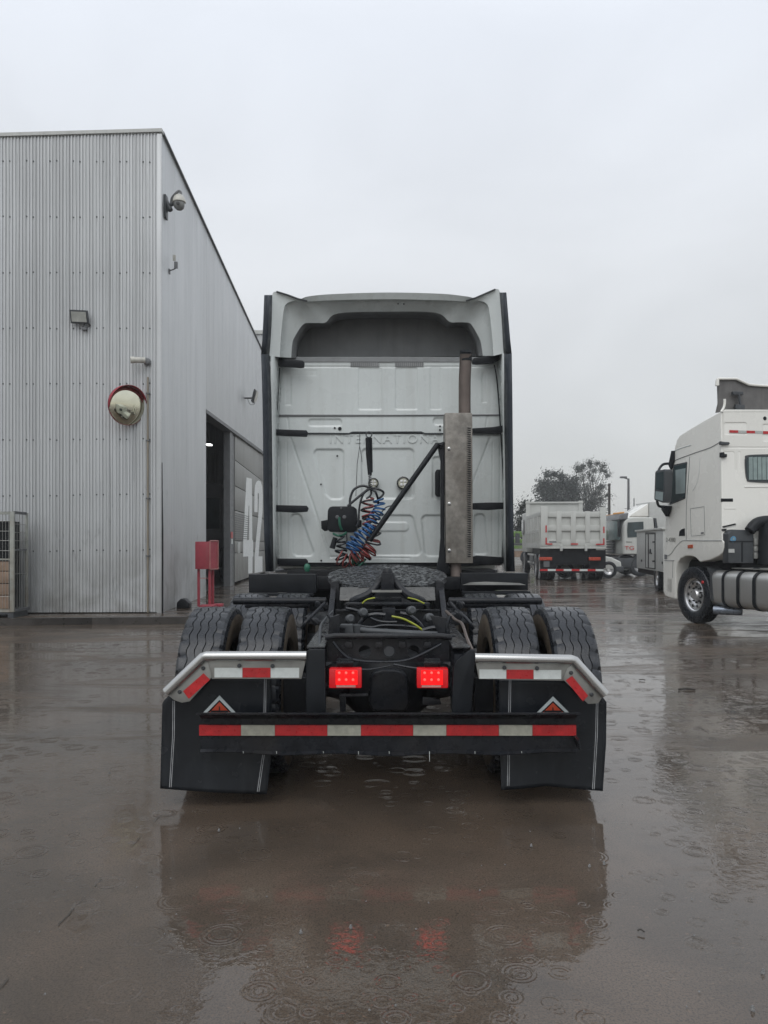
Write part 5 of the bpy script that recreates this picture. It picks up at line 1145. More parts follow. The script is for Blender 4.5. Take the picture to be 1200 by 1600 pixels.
# rear wall of the cab, pressed sheet
def bk(x, y): q = LP.back(x, y, LB_); return (q[0], q[2])
fe = [(c3([(735, 540), (965, 538), (970, 660), (735, 662)]), .03, .012, .02), (c3([(722, 842), (838, 842), (838, 1030), (722, 1030)]), .04, .014, .02),
      (c3([(718, 1115), (850, 1115), (850, 1185), (718, 1185)]), .03, .014, .02), (c3([(718, 1247), (856, 1247), (856, 1372), (718, 1372)]), .03, .014, .02),
      (c3([(985, 1252), (1300, 1252), (1300, 1378), (985, 1378)]), .03, .014, .02), (c3([(880, 842), (900, 842), (900, 1430), (880, 1430)]), .01, .008, .02),
      (line(*c3([(720, 798)])[0], *c3([(1400, 800)])[0], 1.4), 0, .010, .015), (line(*c3([(940, 1205)])[0], *c3([(1500, 1205)])[0], 2.), 0, -.014, .02),
      (c4([(725, 90), (850, 90), (850, 108), (725, 108)]), .01, -.012, .02), (c3([(1135, 555), (1500, 555), (1500, 730), (1135, 730)]), .03, .010, .02)]
def Hb(U, V):
    h = np.zeros_like(U)
    for pts, r, dep, wd in fe: h += dep*sstep(sdf(U, V, shrink([bk(*p) for p in pts], r) if r else [bk(*p) for p in pts], r), wd)
    zl = bk(1150, 803)[1]; h += .09*np.clip((zl-V)/.07, 0, 1)
    return h
U, V, h = hgrid(330, 260, lambda v: .03, lambda v: 2.42, bk(1130, 641)[1], bk(1130, 843)[1], Hb)
mb = MB(); gridmesh(mb, U, LB_-.03+h, V); mb.build('rear_wall_panel', M['truckwhite'], rt, local=True, sharp=180)
def backp(pts, name, m, t=.02, off=.035, parent=None, bevel=0, hh=LB_):
    mb = MB(); mb.prism([LP.back(x, y, hh-off) for x, y in pts], (0, t, 0)); return mb.build(name, m, parent or rt, local=True, bevel=bevel)
for a_, b_, t_, c_ in ((800, 890, 613, 640), (978, 1065, 618, 646), (1150, 1245, 623, 653)): backp(c3([(a_, t_), (b_, t_+3), (b_, c_+2), (a_, c_)]), 'reflective_strip', M['red'], .004, .034)
for a_, b_, t_, c_ in ((892, 976, 616, 644), (1067, 1148, 620, 650)): backp(c3([(a_, t_), (b_, t_+3), (b_, c_+2), (a_, c_)]), 'reflective_strip', M['greywhite'], .004, .0335)
backp(c3([(708, 728), (740, 735), (795, 738), (806, 752), (790, 768), (708, 766)]), 'hinge', M['dgrey'], .05, .07, bevel=.006)
backp(c3([(712, 845), (745, 842), (750, 862), (775, 862), (773, 897), (712, 896)]), 'bracket', M['blackflat'], .05, .07, bevel=.006)
backp(c3([(718, 1325), (836, 1325), (838, 1360), (718, 1360)]), 'slot_cover', M['blackflat'], .03, .04, bevel=.006)
bw = backp([(x, y) for x, y in [(p.x, p.y) for p in smoothpath([(*q, 0) for q in c3([(962, 960), (966, 905), (1000, 872), (1300, 868), (1340, 900), (1345, 1110), (1300, 1160), (1020, 1152), (980, 1125), (968, 1060), (962, 960)])], 4)][:-1]], 'rear_window', M['dgrey'], .03, .045)
backp(c3([(975, 965), (980, 910), (1005, 885), (1295, 882), (1325, 910), (1330, 1100), (1290, 1142), (1025, 1136), (990, 1110), (978, 1050)]), 'pane', M['glass'], .01, .05, bw)
for i in range(7): backp(c3([(1000+i*46, 895+(i % 2)*2), (1040+i*46, 893), (1043+i*46, 1130), (1004+i*46, 1130)]), 'curtain', M['curtain'], .008, .054+.001*(i % 2), bw)
mb = MB()
for x, y, r in ((1168, 492, .035), (1500, 492, .035)): q = LP.back(*c3([(x, y)])[0], LB_-.032); mb.lathe([(r, 0), (0, .001)], q, (0, -1, 0), 16, cap=False)
mb.build('wall_hole', M['blackflat'], rt, local=True)
backp(c4([(730, 282), (860, 252), (872, 262), (735, 295)]), 'grab_bar', M['blackflat'], .02, .06); backp(c4([(728, 310), (770, 308), (765, 330), (728, 330)]), 'bracket', M['blackflat'], .03, .06)
# roof deflector seen from behind: dark inner face with pale rim
df = MB(); dp = c3([(690, 82), (870, 82), (1000, 142), (1100, 150), (1200, 156), (1700, 156), (1860, 142), (1990, 82), (2160, 82), (2170, 405), (755, 405), (716, 424), (665, 432), (688, 330), (682, 150)])
df.prism([LP.back(x, y, LB_+.15) for x, y in dp], (0, .04, 0)); dfo = df.build('roof_deflector', mat('grey_deflector_inside', (.135, .13, .125), .5, streak=.3), rt, local=True)
mb = MB(); mb.tube([LP.back(x, y, LB_+.12) for x, y in c3([(668, 150), (674, 82), (690, 78), (870, 79), (1000, 138), (1100, 148), (1200, 154), (1700, 154)])], .022, 8); mb.build('deflector_rim', M['truckwhite'], dfo, local=True)
mb = MB(); mb.prism([LP.back(x, y, LB_+.10) for x, y in c3([(668, 150), (672, 85), (694, 80), (694, 150)])], (0, .06, 0)); mb.build('deflector_side', M['truckwhite'], dfo, local=True, bevel=.01)
mb = MB(); mb.tube(smoothpath([LP.back(x, y, LB_-.02) for x, y in c3([(712, 425), (738, 380), (748, 330), (748, 290)])], 5), .022, 8); mb.build('grab_handle', M['truckwhite'], rt, local=True)
mb = MB(); mb.tube([LP.back(x, y, LB_+.08) for x, y in c3([(895, 235), (915, 370)])], .022, 8); mb.build('deflector_strut', M['dgrey'], dfo, local=True)
mb = MB(); q = LP.back(*c3([(892, 228)])[0], LB_+.06); mb.box(q[0]-.1, q[0]+.1, q[1], q[1]+.06, q[2]-.03, q[2]+.03); mb.build('strut_foot', M['dgrey'], dfo, local=True, bevel=.01)
mb = MB(); q = LP.back(*c3([(912, 375)])[0], LB_+.06); mb.box(q[0]-.08, q[0]+.09, q[1], q[1]+.06, q[2]-.05, q[2]+.05); mb.build('strut_foot', M['dgrey'], dfo, local=True, bevel=.01)
mb = MB(); mb.prism([LP.back(x, y, LB_-.035) for x, y in c3([(755, 398), (1700, 402), (1700, 422), (720, 424)])], (0, .08, 0)); mb.build('roof_edge', M['truckwhite'], rt, local=True, bevel=.008)
# mirror on its arms
mh = MB(); ml = lambda pts, lx: [LP.side(x, y, lx) for x, y in pts]
mh.prism(ml(c3([(22, 1050), (40, 1032), (70, 1030), (118, 1020), (126, 1035), (122, 1260), (112, 1362), (95, 1370), (18, 1345), (12, 1330)]), -.38), (.16, 0, 0)); mo = mh.build('mirror', M['dgrey'], rt, local=True, bevel=.02)
for nm, pts in (('mirror_glass', [(36, 1060), (110, 1045), (108, 1240), (30, 1228)]), ('mirror_glass', [(28, 1250), (106, 1258), (100, 1352), (24, 1330)])):
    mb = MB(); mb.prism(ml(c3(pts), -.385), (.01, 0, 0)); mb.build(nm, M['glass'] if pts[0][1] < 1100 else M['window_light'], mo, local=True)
for pts in ([(60, 1040), (75, 1005), (110, 970), (165, 962)], [(45, 1355), (60, 1400), (100, 1415), (150, 1420)]):
    mb = MB(); P = c3(pts); mb.tube(smoothpath([LP.side(x, y, -.30+.30*i/3) for i, (x, y) in enumerate(P)], 5), .025, 8); mb.build('mirror_arm', M['blackflat'], mo, local=True)
sidep(c3([(190, 830), (218, 828), (216, 940), (185, 1035), (160, 980), (165, 950), (180, 880)]), 'mirror_mount', M['blackflat'], .03, .05, rt, bevel=.008)
sidep(c3([(85, 1395), (178, 1405)])+c4([(165, 130), (148, 180), (130, 180), (88, 110)]), 'mirror_mount', M['blackflat'], .06, .05, rt, bevel=.008)
# air cleaner box, tubes behind the cab
q0 = LP.back(1138, 880, -1.05); q1 = LP.back(1178, 831, -1.05)
mb = MB(); mb.prism([(q0[0], -1.05, q0[2]), (q1[0], -1.05, q0[2]), (q1[0], -1.05, q1[2]+-.02), (q1[0]-.08, -1.05, q1[2]+.03), (q0[0]+.08, -1.05, q1[2]+.04), (q0[0], -1.05, q1[2]-.03)], (0, .16, 0)); ab = mb.build('air_cleaner', M['dgrey'], rt, local=True, bevel=.02)
mb = MB(); mb.box(q0[0]+.02, q1[0]-.02, -1.062, -1.05, q1[2]-.17, q1[2]-.155); mb.box(q0[0]+.25, q0[0]+.27, -1.06, -1.05, q0[2]+.02, q1[2]-.18); mb.build('box_rib', M['blackflat'], ab, local=True)
q = LP.back(1146, 842, -1.052); mb = MB(); mb.lathe([(.048, 0), (.048, .003)], q, (0, -1, 0), 20); mb.lathe([(.05, .0), (.04, .002)], (q[0]-.01, q[1], q[2]-.01), (0, -1, 0), 12); mb.build('blue_sticker', M['sticker'], ab, local=True)
mb = MB(); mb.lathe([(.022, 0), (.018, .005)], q, (0, -1, 0), 16); mb.build('sticker_centre', M['curtain'], ab, local=True)
backp(c4([(790, 518), (850, 518), (852, 558), (790, 556)]), 'white_label', M['greywhite'], .005, .205, ab)
mb = MB(); mb.tube(smoothpath([LP.back(x, y, -1.1) for x, y in c4([(1010, 330), (1060, 265), (1130, 232), (1250, 225), (1400, 260)])], 6), .09, 14); mb.tube([LP.back(x, y, -1.1) for x, y in c4([(1200, 240), (1190, 480), (1180, 680)])], .14, 14); mb.build('intake_hose', M['blackflat'], rt, local=True)
backp(c4([(985, 300), (1000, 248), (1060, 240), (1300, 240), (1300, 330), (985, 330)]), 'arch_gap', M['deepblack'], .02, .05)
for t_, c_ in ((405, 480), (490, 545), (555, 620)): backp(c4([(1058, t_), (1098, t_), (1100, c_), (1060, c_)]), 'valve', M['steelplate'], .05, .22, bevel=.01)
mb = MB(); mb.box(.35, 2.0, -.95, -.3, .75, 1.25); mb.build('gearbox', M['deepblack'], rt, local=True)

# ================================================================== dump truck
DT = math.radians(-4.7); dt = thing('dump_truck', 'off-white tipper truck seen from behind with ribbed tailgate and red corner markers', 'truck', (6.12, 30.0, 0), DT, 'trucks parked behind the yard')
def LX(x): return (x-844.5)*.0252
def LZ(y): return EYE-(y-HY)*.025
def lb(m, name, x0, x1, y0, y1, z0, z1, parent=dt, bevel=0): mb = MB(); mb.box(x0, x1, y0, y1, z0, z1); return mb.build(name, m, parent, local=True, bevel=bevel)
tg = lb(M['bodyw'], 'tailgate', .16, 2.36, .05, .09, LZ(853.5), LZ(799.5))
for x0, x1 in ((0.0, .265), (.60, .80), (1.15, 1.35), (1.71, 1.89), (2.27, 2.50)): lb(M['bodyw'], 'upright', x0, x1, -.03 if 0 < x0 < 2 else -.06, .049, LZ(853) if not 0 < x0 < 2 else LZ(848), LZ(799) if 0 < x0 < 2 else LZ(791.5 if x0 < 1 else 793), tg, .012)
for z0, z1 in ((LZ(808), LZ(800)), (LZ(829.5), LZ(821)), (LZ(853), LZ(843.5))): lb(M['bodyw'], 'cross_rib', .265, 2.27, -.015, .048, z0, z1, tg, .01)
lb(M['bodyw'], 'lower_sill', 0, 2.5, -.03, .3, LZ(857), LZ(853.3))
for x0, x1, y0, y1 in ((851.5, 853.5, 821, 832), (851.5, 853.5, 840, 850.5), (851.5, 862, 849, 851), (939, 941, 823, 833), (939, 941, 841, 850.5), (928, 941, 849.5, 851.5), (890, 901, 849, 851)): lb(M['red'], 'reflective_strip', LX(x0), LX(x1), -.07, -.061, LZ(y1), LZ(y0), tg)
lb(M['mgrey'], 'badge', LX(857.5), LX(871), -.02, -.016, LZ(848), LZ(845.5), tg)
for x in (875.5, 913): lb(M['greywhite'], 'hinge', LX(x-1.5), LX(x+2), -.08, .05, LZ(861), LZ(852), bevel=.01)
L_ = 5.4
for xs in (0.02, 2.42):
    sdp = lb(M['bodyw'], 'side_wall', xs, xs+.05, .1, L_, LZ(856), LZ(800))
    lb(M['bodyw'], 'top_rail', xs-.04, xs+.09, .1, L_, LZ(806), LZ(799), sdp, .01); lb(M['bodyw'], 'bottom_rail', xs-.04, xs+.09, .1, L_, LZ(857), LZ(848), sdp, .01); lb(M['bodyw'], 'middle_rail', xs-.035, xs+.08, .3, L_, LZ(832), LZ(826), sdp, .01)
    for i in range(9): lb(M['bodyw'], 'rib', xs-.05, xs+.09, .25+i*.62, .25+i*.62+.28, LZ(850), LZ(805), sdp, .012)
lb(M['bodyw'], 'headboard', 0, 2.5, L_-.05, L_, LZ(856), 3.30); lb(M['bodyw'], 'headboard_rail', -.05, 2.55, L_-.12, L_+.02, 3.30, 3.38)
for x in (0, 2.38): lb(M['bodyw'], 'headboard_post', x-.03, x+.15, L_-.1, L_+.01, 1.3, 3.42)
lb(M['deepblack'], 'chassis', .35, 2.15, .15, 8.2, .62, 1.28); lb(M['deepblack'], 'bed_floor', .1, 2.4, .1, L_, 1.28, 1.34)
dc_ = lb(M['bodyw'], 'cab', 0.06, 2.44, 6.1, 8.1, 1.05, 2.95, bevel=.1); lb(M['glass'], 'side_window', .005, .02, 6.9, 7.8, 1.9, 2.6, dc_)
for x0, x1 in ((842.5, 862), (918, 935.5)):
    lb(mat('orange_red_lamp', (.42, .06, .03), .3), 'tail_lamp', LX(x0), LX(x1), -.02, .12, LZ(875.5), LZ(870.5), bevel=.01)
for i in range(8): lb(M['red'] if i % 2 == 0 else M['wht'], 'reflective_strip', LX(843+i*12.1), LX(843+i*12.1+(12.0)), -.06, -.05, LZ(892), LZ(889))
lb(M['blackflat'], 'rear_bumper', LX(843), LX(939.5), -.05, .02, LZ(895), LZ(888)); lb(M['post'], 'plate_frame', LX(849), LX(858), .0, .02, LZ(886), LZ(877))
for yy in (.75, 2.1, 6.9):
    for xx, o in ((.16, RC), (.47, RB), (2.03, RB), (2.34, RCR)):
        if yy > 6 and o is RB: continue
        put_wheel(dt, (xx, yy, .52), o, TYR)
lb(M['deepblack'], 'mudguard', -.02, .62, .05, .1, .5, 1.2); lb(M['deepblack'], 'mudguard', 1.88, 2.5, .05, .1, .5, 1.2)
lb(M['bodyw'], 'side_guard', .05, .1, 3.0, 5.4, .95, 1.02); lb(M['bodyw'], 'side_guard', .05, .1, 3.0, 5.4, .6, .67); lb(M['dgrey'], 'fuel_tank', .05, .6, 3.2, 4.6, .5, 1.0, bevel=.05)

# ================================================================== parked truck with red letters, trailer box, others
tt = thing('short_cab_truck', 'white short-cab truck facing left with red letters on its door', 'truck', (10.5, 34, 0), 0, 'trucks parked behind the yard')
c7 = lambda pts: [(930+x/8, 740+y/8) for x, y in pts]
YT = 34.0
mb = MB(); mb.px(c7([(345, 1010), (345, 800), (352, 650), (375, 590), (415, 560), (480, 545), (700, 545), (730, 560), (745, 700), (750, 1010)]), YT, 2.4); tc_ = mb.build('cab', M['bodyw'], tt, bevel=.06, seg=3)
mb = MB(); mb.px(c7([(745, 555), (765, 560), (785, 700), (750, 700)]), YT-.02, 2.3); mb.build('side_deflector', M['dgrey'], tt)
mb = MB(); mb.px(c7([(407, 610), (603, 600), (605, 690), (540, 790), (405, 800), (400, 700)]), YT-.02, .04); mb.build('side_window', M['glass'], tc_)
mb = MB(); mb.box(10.42, 10.5, YT+.15, YT+2.25, 1.62, 2.50); mb.build('windscreen', mat('teal_dark_windscreen', (.10, .15, .15), .1), tc_, bevel=.01)
mb = MB(); mb.prism([(10.38, YT+.05, 2.52), (10.5, YT+.05, 2.78), (10.85, YT+.05, 2.82), (10.8, YT+.05, 2.55)], (0, 2.3, 0)); mb.build('sun_visor', M['mgrey'], tt, bevel=.02)
for i in range(5):
    mb = MB(); mb.box(10.40, 10.5, YT+1.0, YT+2.15, 1.02+i*.12, 1.10+i*.12); mb.build('grille_bar', M['dgrey'], tc_)
mb = MB(); mb.box(10.35, 12.9, YT+.02, YT+2.38, .38, .82); mb.build('bumper', M['dgrey'], tt, bevel=.05)
mb = MB(); mb.box(10.3, 10.42, YT-.22, YT-.04, 1.75, 2.45); mb.build('mirror', M['blackflat'], tt, bevel=.03)
q = Wp(983.7, 856.5, YT-.03); text_obj('door_letters', 'TG', .24, M['textred'], tc_, Matrix.Translation(q) @ FACE, depth=.004, sx=1.35, local=False)
mb = MB(); mb.px(c7([(385, 848), (460, 850), (460, 862), (385, 860)]), YT-.012, .01); mb.build('small_badge', M['textgrey'], tc_)
mb = MB(); mb.px(c7([(358, 640), (362, 640), (362, 1005), (358, 1005)]), YT-.01, .012); mb.build('door_gap', M['mgrey'], tc_)
mb = MB(); mb.box(12.3, 18.5, YT+.5, YT+1.9, .7, .95); mb.build('chassis', M['deepblack'], tt)
for x in (11.35, 15.5):
    for y in (.15, 2.1): w_ = put_wheel(tt, (x-10.5, y, .48), RC, TYR, s=.92); w_.matrix_local = Matrix.Translation((x-10.5, y, .48)) @ Matrix.Rotation(PI/2, 4, 'Z') @ Matrix.Scale(.92, 4)
tx = thing('box_trailer', 'low white service box on wheels with a black edged door behind the right truck', 'trailer', (8.14, 22.4, 0), math.radians(-8.3)); LT = LocalPlane(8.14, 22.4, math.radians(-8.3))
mb = MB(); mb.box(0, 1.9, 0, 4.25, .62, 1.86); tb_ = mb.build('box_body', M['greywhite'], tx, local=True, bevel=.012)
mb = MB(); mb.box(-.05, 1.95, -.05, 4.35, 1.862, 1.92); mb.build('roof', M['bodyw'], tx, local=True, bevel=.01)
def tside(pts, name, m, off=.01, t=.02, par=None): mb = MB(); mb.prism([LT.side(x, y, -off) for x, y in c7(pts)], (t, 0, 0)); return mb.build(name, m, par or tx, local=True)
dr = tside([(625, 735), (750, 735), (750, 1195), (625, 1180)], 'door', M['blackflat'], .010, .01, None)
tside([(635, 760), (655, 760), (655, 1175), (635, 1172)], 'door_leaf', M['greywhite'], .016, .01, dr); tside([(672, 760), (738, 760), (738, 1180), (672, 1175)], 'door_leaf', M['greywhite'], .016, .01, dr)
tside([(675, 950), (690, 940), (692, 985), (705, 990), (703, 1003), (675, 1000)], 'handle', M['blackflat'], .03, .02, dr)
for q in ([(715, 845), (737, 845), (737, 865), (715, 865)], [(712, 1085), (737, 1085), (737, 1105), (712, 1105)]): tside(q, 'hinge', M['blackflat'], .022, .01, dr)
for q in ([(570, 1075), (582, 1075), (582, 1100), (570, 1100)], [(830, 1100), (840, 1100), (840, 1130), (830, 1130)]): tside(q, 'latch', M['blackflat'], .015, .01, tb_)
mb = MB(); mb.box(.1, 1.8, .2, 4.6, .45, .6); mb.build('chassis', M['deepblack'], tx, local=True)
for x, r_ in ((.14, RC), (1.76, RCR)): put_wheel(tx, (x, 1.15, .40), r_, TYR, s=.77)
ca = thing('white_car', 'low white car nose with a silver wheel between tipper and red-lettered truck', 'car', (9.5, 33.0, 0))
mb = MB(); mb.prism([(7.2, 32.2, .35), (7.2, 32.2, .95), (7.5, 32.2, 1.3), (8.4, 32.2, 1.32), (9.0, 32.2, 1.0), (9.55, 32.2, .88), (9.95, 32.2, .7), (9.98, 32.2, .35)], (0, 1.7, 0)); mb.build('body', M['bodyw'], ca, bevel=.08, seg=3)
mb = MB(); mb.prism([(7.5, 32.19, .98), (7.6, 32.19, 1.24), (8.3, 32.19, 1.26), (8.75, 32.19, 1.0)], (0, 1.72, 0)); mb.build('side_window', M['glass'], ca)
mb = MB(); mb.box(9.7, 10.05, 32.15, 33.95, .28, .5); mb.build('bumper', M['dgrey'], ca, bevel=.04)
for x in (9.42, 7.6): w_ = put_wheel(ca, (x-9.5, -.75, .36), RC, TYR); w_.matrix_local = Matrix.Translation((x-9.5, -.72, .36)) @ Matrix.Rotation(PI/2, 4, 'Z') @ Matrix.Scale(.69, 4)
hl = thing('box_truck', 'large pale box truck with a sloped white roof fairing behind the red-lettered truck', 'truck', (17, 45, 0), 0, 'trucks parked behind the yard')
mb = MB(); mb.box(15.55, 22.5, 45, 47.4, 1.0, 3.9); mb.build('cargo_box', M['greywhite'], hl, bevel=.02)
mb = MB(); mb.prism([(14.4, 45.05, 3.05), (14.55, 45.05, 3.2), (15.1, 45.05, 3.55), (15.5, 45.05, 3.82), (15.53, 45.05, 3.05)], (0, 2.3, 0)); mb.build('roof_fairing', M['truckwhite'], hl, bevel=.04)
mb = MB(); mb.box(13.6, 15.5, 45.05, 47.35, .8, 3.05); cb_ = mb.build('cab', M['truckwhite'], hl, bevel=.12, seg=3)
mb = MB(); mb.box(14.0, 14.9, 45.02, 45.06, 1.9, 2.6); mb.build('side_window', M['glass'], cb_)
for x in (14.6, 20.2): w_ = put_wheel(hl, (0, 0, 0), RC, TYR); w_.matrix_local = Matrix.Translation((x-17, .2, .5)) @ Matrix.Rotation(PI/2, 4, 'Z')
mb = MB(); mb.box(14, 22.3, 45.5, 46.9, .6, .98); mb.build('chassis', M['deepblack'], hl)
cr = thing('crane_truck', 'orange boom lying over a pale truck far behind the tipper', 'crane', (14.5, 50, 0))
mb = MB(); mb.prism([(14.2, 50, 3.02), (16.2, 50, 3.1), (16.2, 50, 3.38), (15.2, 50, 3.4), (14.2, 50, 3.3)], (0, .5, 0)); mb.build('boom', M['orange'], cr, bevel=.03)
mb = MB(); mb.tube([(14.4, 49.95, 3.05), (15.9, 49.95, 3.38)], .05, 8); mb.tube([(14.9, 49.9, 3.4), (15.6, 49.9, 3.48)], .06, 8); mb.build('hydraulic_ram', M['orange'], cr)
mb = MB(); mb.box(13.4, 17.0, 50, 52.2, 1.0, 3.0); mb.build('body', M['concretewall'], cr, bevel=.04)
mb = MB(); mb.box(13.2, 18.5, 50.2, 52, .6, .98); mb.build('chassis', M['deepblack'], cr)
for x in (14, 17.4): w_ = put_wheel(cr, (0, 0, 0), RC, TYR); w_.matrix_local = Matrix.Translation((x-14.5, .2, .5)) @ Matrix.Rotation(PI/2, 4, 'Z')
# green lorry body and pale vehicle left of the tipper
gr = thing('green_truck', 'bright green truck body glimpsed between the main cab and the tipper', 'truck', (9.4, 55, 0), 0, 'trucks parked behind the yard')
for z0, z1, dx in ((1.95, 2.35, .0), (1.5, 1.8, .1), (1.1, 1.35, -.05)):
    mb = MB(); mb.box(7.6+dx, 10.9+dx, 55, 57.2, z0, z1); mb.build('body_panel', M['green'], gr, bevel=.05)
mb = MB(); mb.box(8.2, 8.8, 54.9, 55.0, 1.2, 1.7); mb.box(9.4, 9.7, 54.9, 55.0, 1.5, 2.2); mb.box(7.6, 10.9, 54.95, 55.0, 1.37, 1.48); mb.build('dark_grille', M['dgrey'], gr)
mb = MB(); mb.box(7.6, 10.9, 55.1, 57, .5, .93); mb.build('skirt', M['wood'], gr)
for x in (8.3, 10.3): w_ = put_wheel(gr, (0, 0, 0), RC, TYR); w_.matrix_local = Matrix.Translation((x-9.4, .15, .5)) @ Matrix.Rotation(PI/2, 4, 'Z')

hz = MB(); hz.box(-405, 405, -65, 505, -1, 14); hz_o = hz.build('haze', None, flat=True)
hm = bpy.data.materials.new('rain_haze'); hm.use_nodes = True; ht = hm.node_tree; ht.nodes.clear()
ho = ht.nodes.new('ShaderNodeOutputMaterial'); hv = ht.nodes.new('ShaderNodeVolumePrincipled')
hv.inputs['Color'].default_value = (.93, .95, .96, 1); hv.inputs['Density'].default_value = .0016; hv.inputs['Anisotropy'].default_value = .2
ht.links.new(hv.outputs[0], ho.inputs['Volume']); hz_o.data.materials.clear(); hz_o.data.materials.append(hm); tag(hz_o, kind='stuff')
# ------------------------------------------------------------------ lamp post, poles, far wall, trees
lp = thing('lamp_post', 'tall grey lamp post with one arm pointing left behind the parked trucks', 'lamp post', (19.1, 60, 0))
mb = MB(); mb.tube([(19.1, 60, 0), (19.1, 60, 6.55)], [.13, .085], 10); mb.build('pole', M['post'], lp)
mb = MB(); mb.tube([(19.1, 60, 6.5), (18.75, 60, 6.62)], .05, 8); mb.build('arm', M['post'], lp)
mb = MB(); mb.box(18.45, 18.95, 59.85, 60.15, 6.58, 6.72); mb.build('lamp_head', M['post'], lp, bevel=.03)
up_ = thing('utility_pole', 'plain dark utility pole in front of the bare right tree', 'pole', (17.6, 60, 0))
mb = MB(); mb.tube([(17.6, 60, 0), (17.6, 60, 6.1)], [.12, .09], 10); mb.build('pole', M['bark'], up_)
mb = MB(); mb.box(17.52, 17.68, 59.9, 60.1, 6.0, 6.16); mb.build('pole_cap', M['bark'], up_)
ms = thing('antenna_mast', 'thin distant mast with cross arms to the right of the lamp post', 'mast', (29.3, 90, 0))
mb = MB(); mb.tube([(29.3, 90, 0), (29.3, 90, 6.8)], .06, 6); mb.build('mast', M['post'], ms)
mb = MB(); mb.tube([(28.2, 90, 5.6), (30.6, 90, 5.5)], .03, 6); mb.build('cross_arm', M['post'], ms)
mb = MB(); mb.box(-70, 120, 112, 112.3, 0, 3.3)
for i in range(38): mb.box(-70+i*5, -69.7+i*5, 111.85, 111.999, 0, 3.45)
tag(mb.build('boundary_wall', M['concretewall']), 'long pale boundary wall far behind the parked trucks', 'wall')
mb = MB(); mb.prism([(22, 100, 0), (22, 100, 3.6), (30, 100, 5.0), (52, 100, 5.4), (60, 100, 3.6), (60, 100, 0)], (0, 10, 0)); tag(mb.build('distant_shed', M['greywhite']), 'pale distant shed roof behind the parked trucks at right', 'building')

def tree(name, label, x, y, h, branches, leafmat, spread, leafn, leafs, seed, clumps, trunk_r=.22, group='trees beyond the parked trucks'):
    rnd = random.Random(seed); t = thing(name, label, 'tree', (x, y, 0), group=group)
    mb = MB(); mb.tube(smoothpath([(x, y, 0), (x+.1, y, h*.2), (x-.1, y, h*.42)], 4), [trunk_r*(1-.05*i) for i in range(9)], 10); mb.build('trunk', M['bark'], t)
    lv = []; bmk = MB(); root = Vector((x-.1, y, h*.42))
    def twig(p, d, L, r, dep):
        q = p; pts = [p]
        for i in range(4):
            d = (d+Vector((rnd.gauss(0, .22), rnd.gauss(0, .22), rnd.gauss(.02, .18)))).normalized(); q = q+d*L/4; pts.append(q)
        bmk.tube(pts, [r*(1-.13*i) for i in range(5)], 5)
        if dep == 0: lv.append(q); return
        for k in range(3 if dep > 1 else 3): twig(pts[rnd.choice((2, 3, 4))], (d+Vector((rnd.gauss(0, .6), rnd.gauss(0, .6), rnd.gauss(.1, .4)))).normalized(), L*.66, r*.55, dep-1)
    for (dx, dz_) in branches: twig(root, Vector((dx, rnd.gauss(0, .4), dz_)).normalized(), Vector((dx, 0, dz_)).length*.55, trunk_r*.5, 3)
    tag(bmk.build('branches', M['bark'], t), kind='stuff')
    cr = MB(); cents = [(Vector((x+cx, y+rnd.uniform(-1, 1)*spread*.4, cz)), cr_) for cx, cz, cr_ in clumps]
    bm2 = MB()
    for c, R in cents:          # a crooked bough to every leafy clump, then twigs round it
        a = root.lerp(c, .35)+Vector((rnd.gauss(0, .3), rnd.gauss(0, .3), rnd.uniform(.1, .6))); m_ = root.lerp(c, .7)+Vector((rnd.gauss(0, .35), rnd.gauss(0, .3), rnd.uniform(-.1, .5)))
        bm2.tube(smoothpath([root, a, m_, c], 4), [trunk_r*q for q in np.linspace(.36, .07, 13)], 5)
        for k_ in range(7):
            e_ = c+Vector((rnd.gauss(0, 1), rnd.gauss(0, 1), rnd.gauss(.2, 1)))*R*1.1; md_ = c.lerp(e_, .5)+Vector((rnd.gauss(0, .1), 0, rnd.gauss(0, .1)))
            bm2.tube([c, md_, e_], [trunk_r*.08, trunk_r*.06, trunk_r*.03], 4); lv.append(e_)
    tag(bm2.build('boughs', M['bark'], t), kind='stuff')
    def leaf(p, s):
        a = Vector((rnd.gauss(0, 1), rnd.gauss(0, 1), rnd.gauss(0, 1))).normalized(); b = a.orthogonal().normalized(); c = a.cross(b)
        s *= rnd.uniform(.5, 1.5); cr.add([p-b*s, p-c*s*.45, p+b*s, p+c*s*.45], [(0, 1, 2, 3)])
    for i in range(leafn):
        if rnd.random() < .6:
            c, R = rnd.choice(cents); leaf(c+Vector((rnd.gauss(0, 1), rnd.gauss(0, 1), rnd.gauss(0, .8)))*R*.62, leafs)
        else: leaf(rnd.choice(lv)+Vector((rnd.gauss(0, 1), rnd.gauss(0, 1), rnd.gauss(0, .7)))*.28, leafs)
    tag(cr.build('crown', leafmat, t, flat=True), kind='stuff'); return t
def tp_(x, y, Y): return (x-HX)/F*Y
YR = 95
k = YR/F
def cl(lst, cx): return [((x-cx)*k, EYE-(y-HY)*k, r*k) for x, y, r in lst]
rr2 = random.Random(5)
den = [(873+rr2.uniform(-22, 24), 775+rr2.uniform(-24, 20), rr2.uniform(5, 10)) for i in range(34)]+[(855, 742, 5), (866, 741, 4), (878, 745, 6), (846, 760, 5), (843, 766, 4), (890, 755, 6), (897, 770, 6), (873, 760, 10), (860, 780, 12), (885, 782, 12), (870, 790, 12)]
tree('evergreen_tree', 'dense dark evergreen tree rising above the tipper body', (873-HX)*k, YR, 9.6, [(-2.2, 3.2), (-1, 4), (1, 4), (2.2, 3), (-2.8, 2), (2.6, 1.6)], M['leafa'], 3, 16000, .12, 11, cl(den, 873))
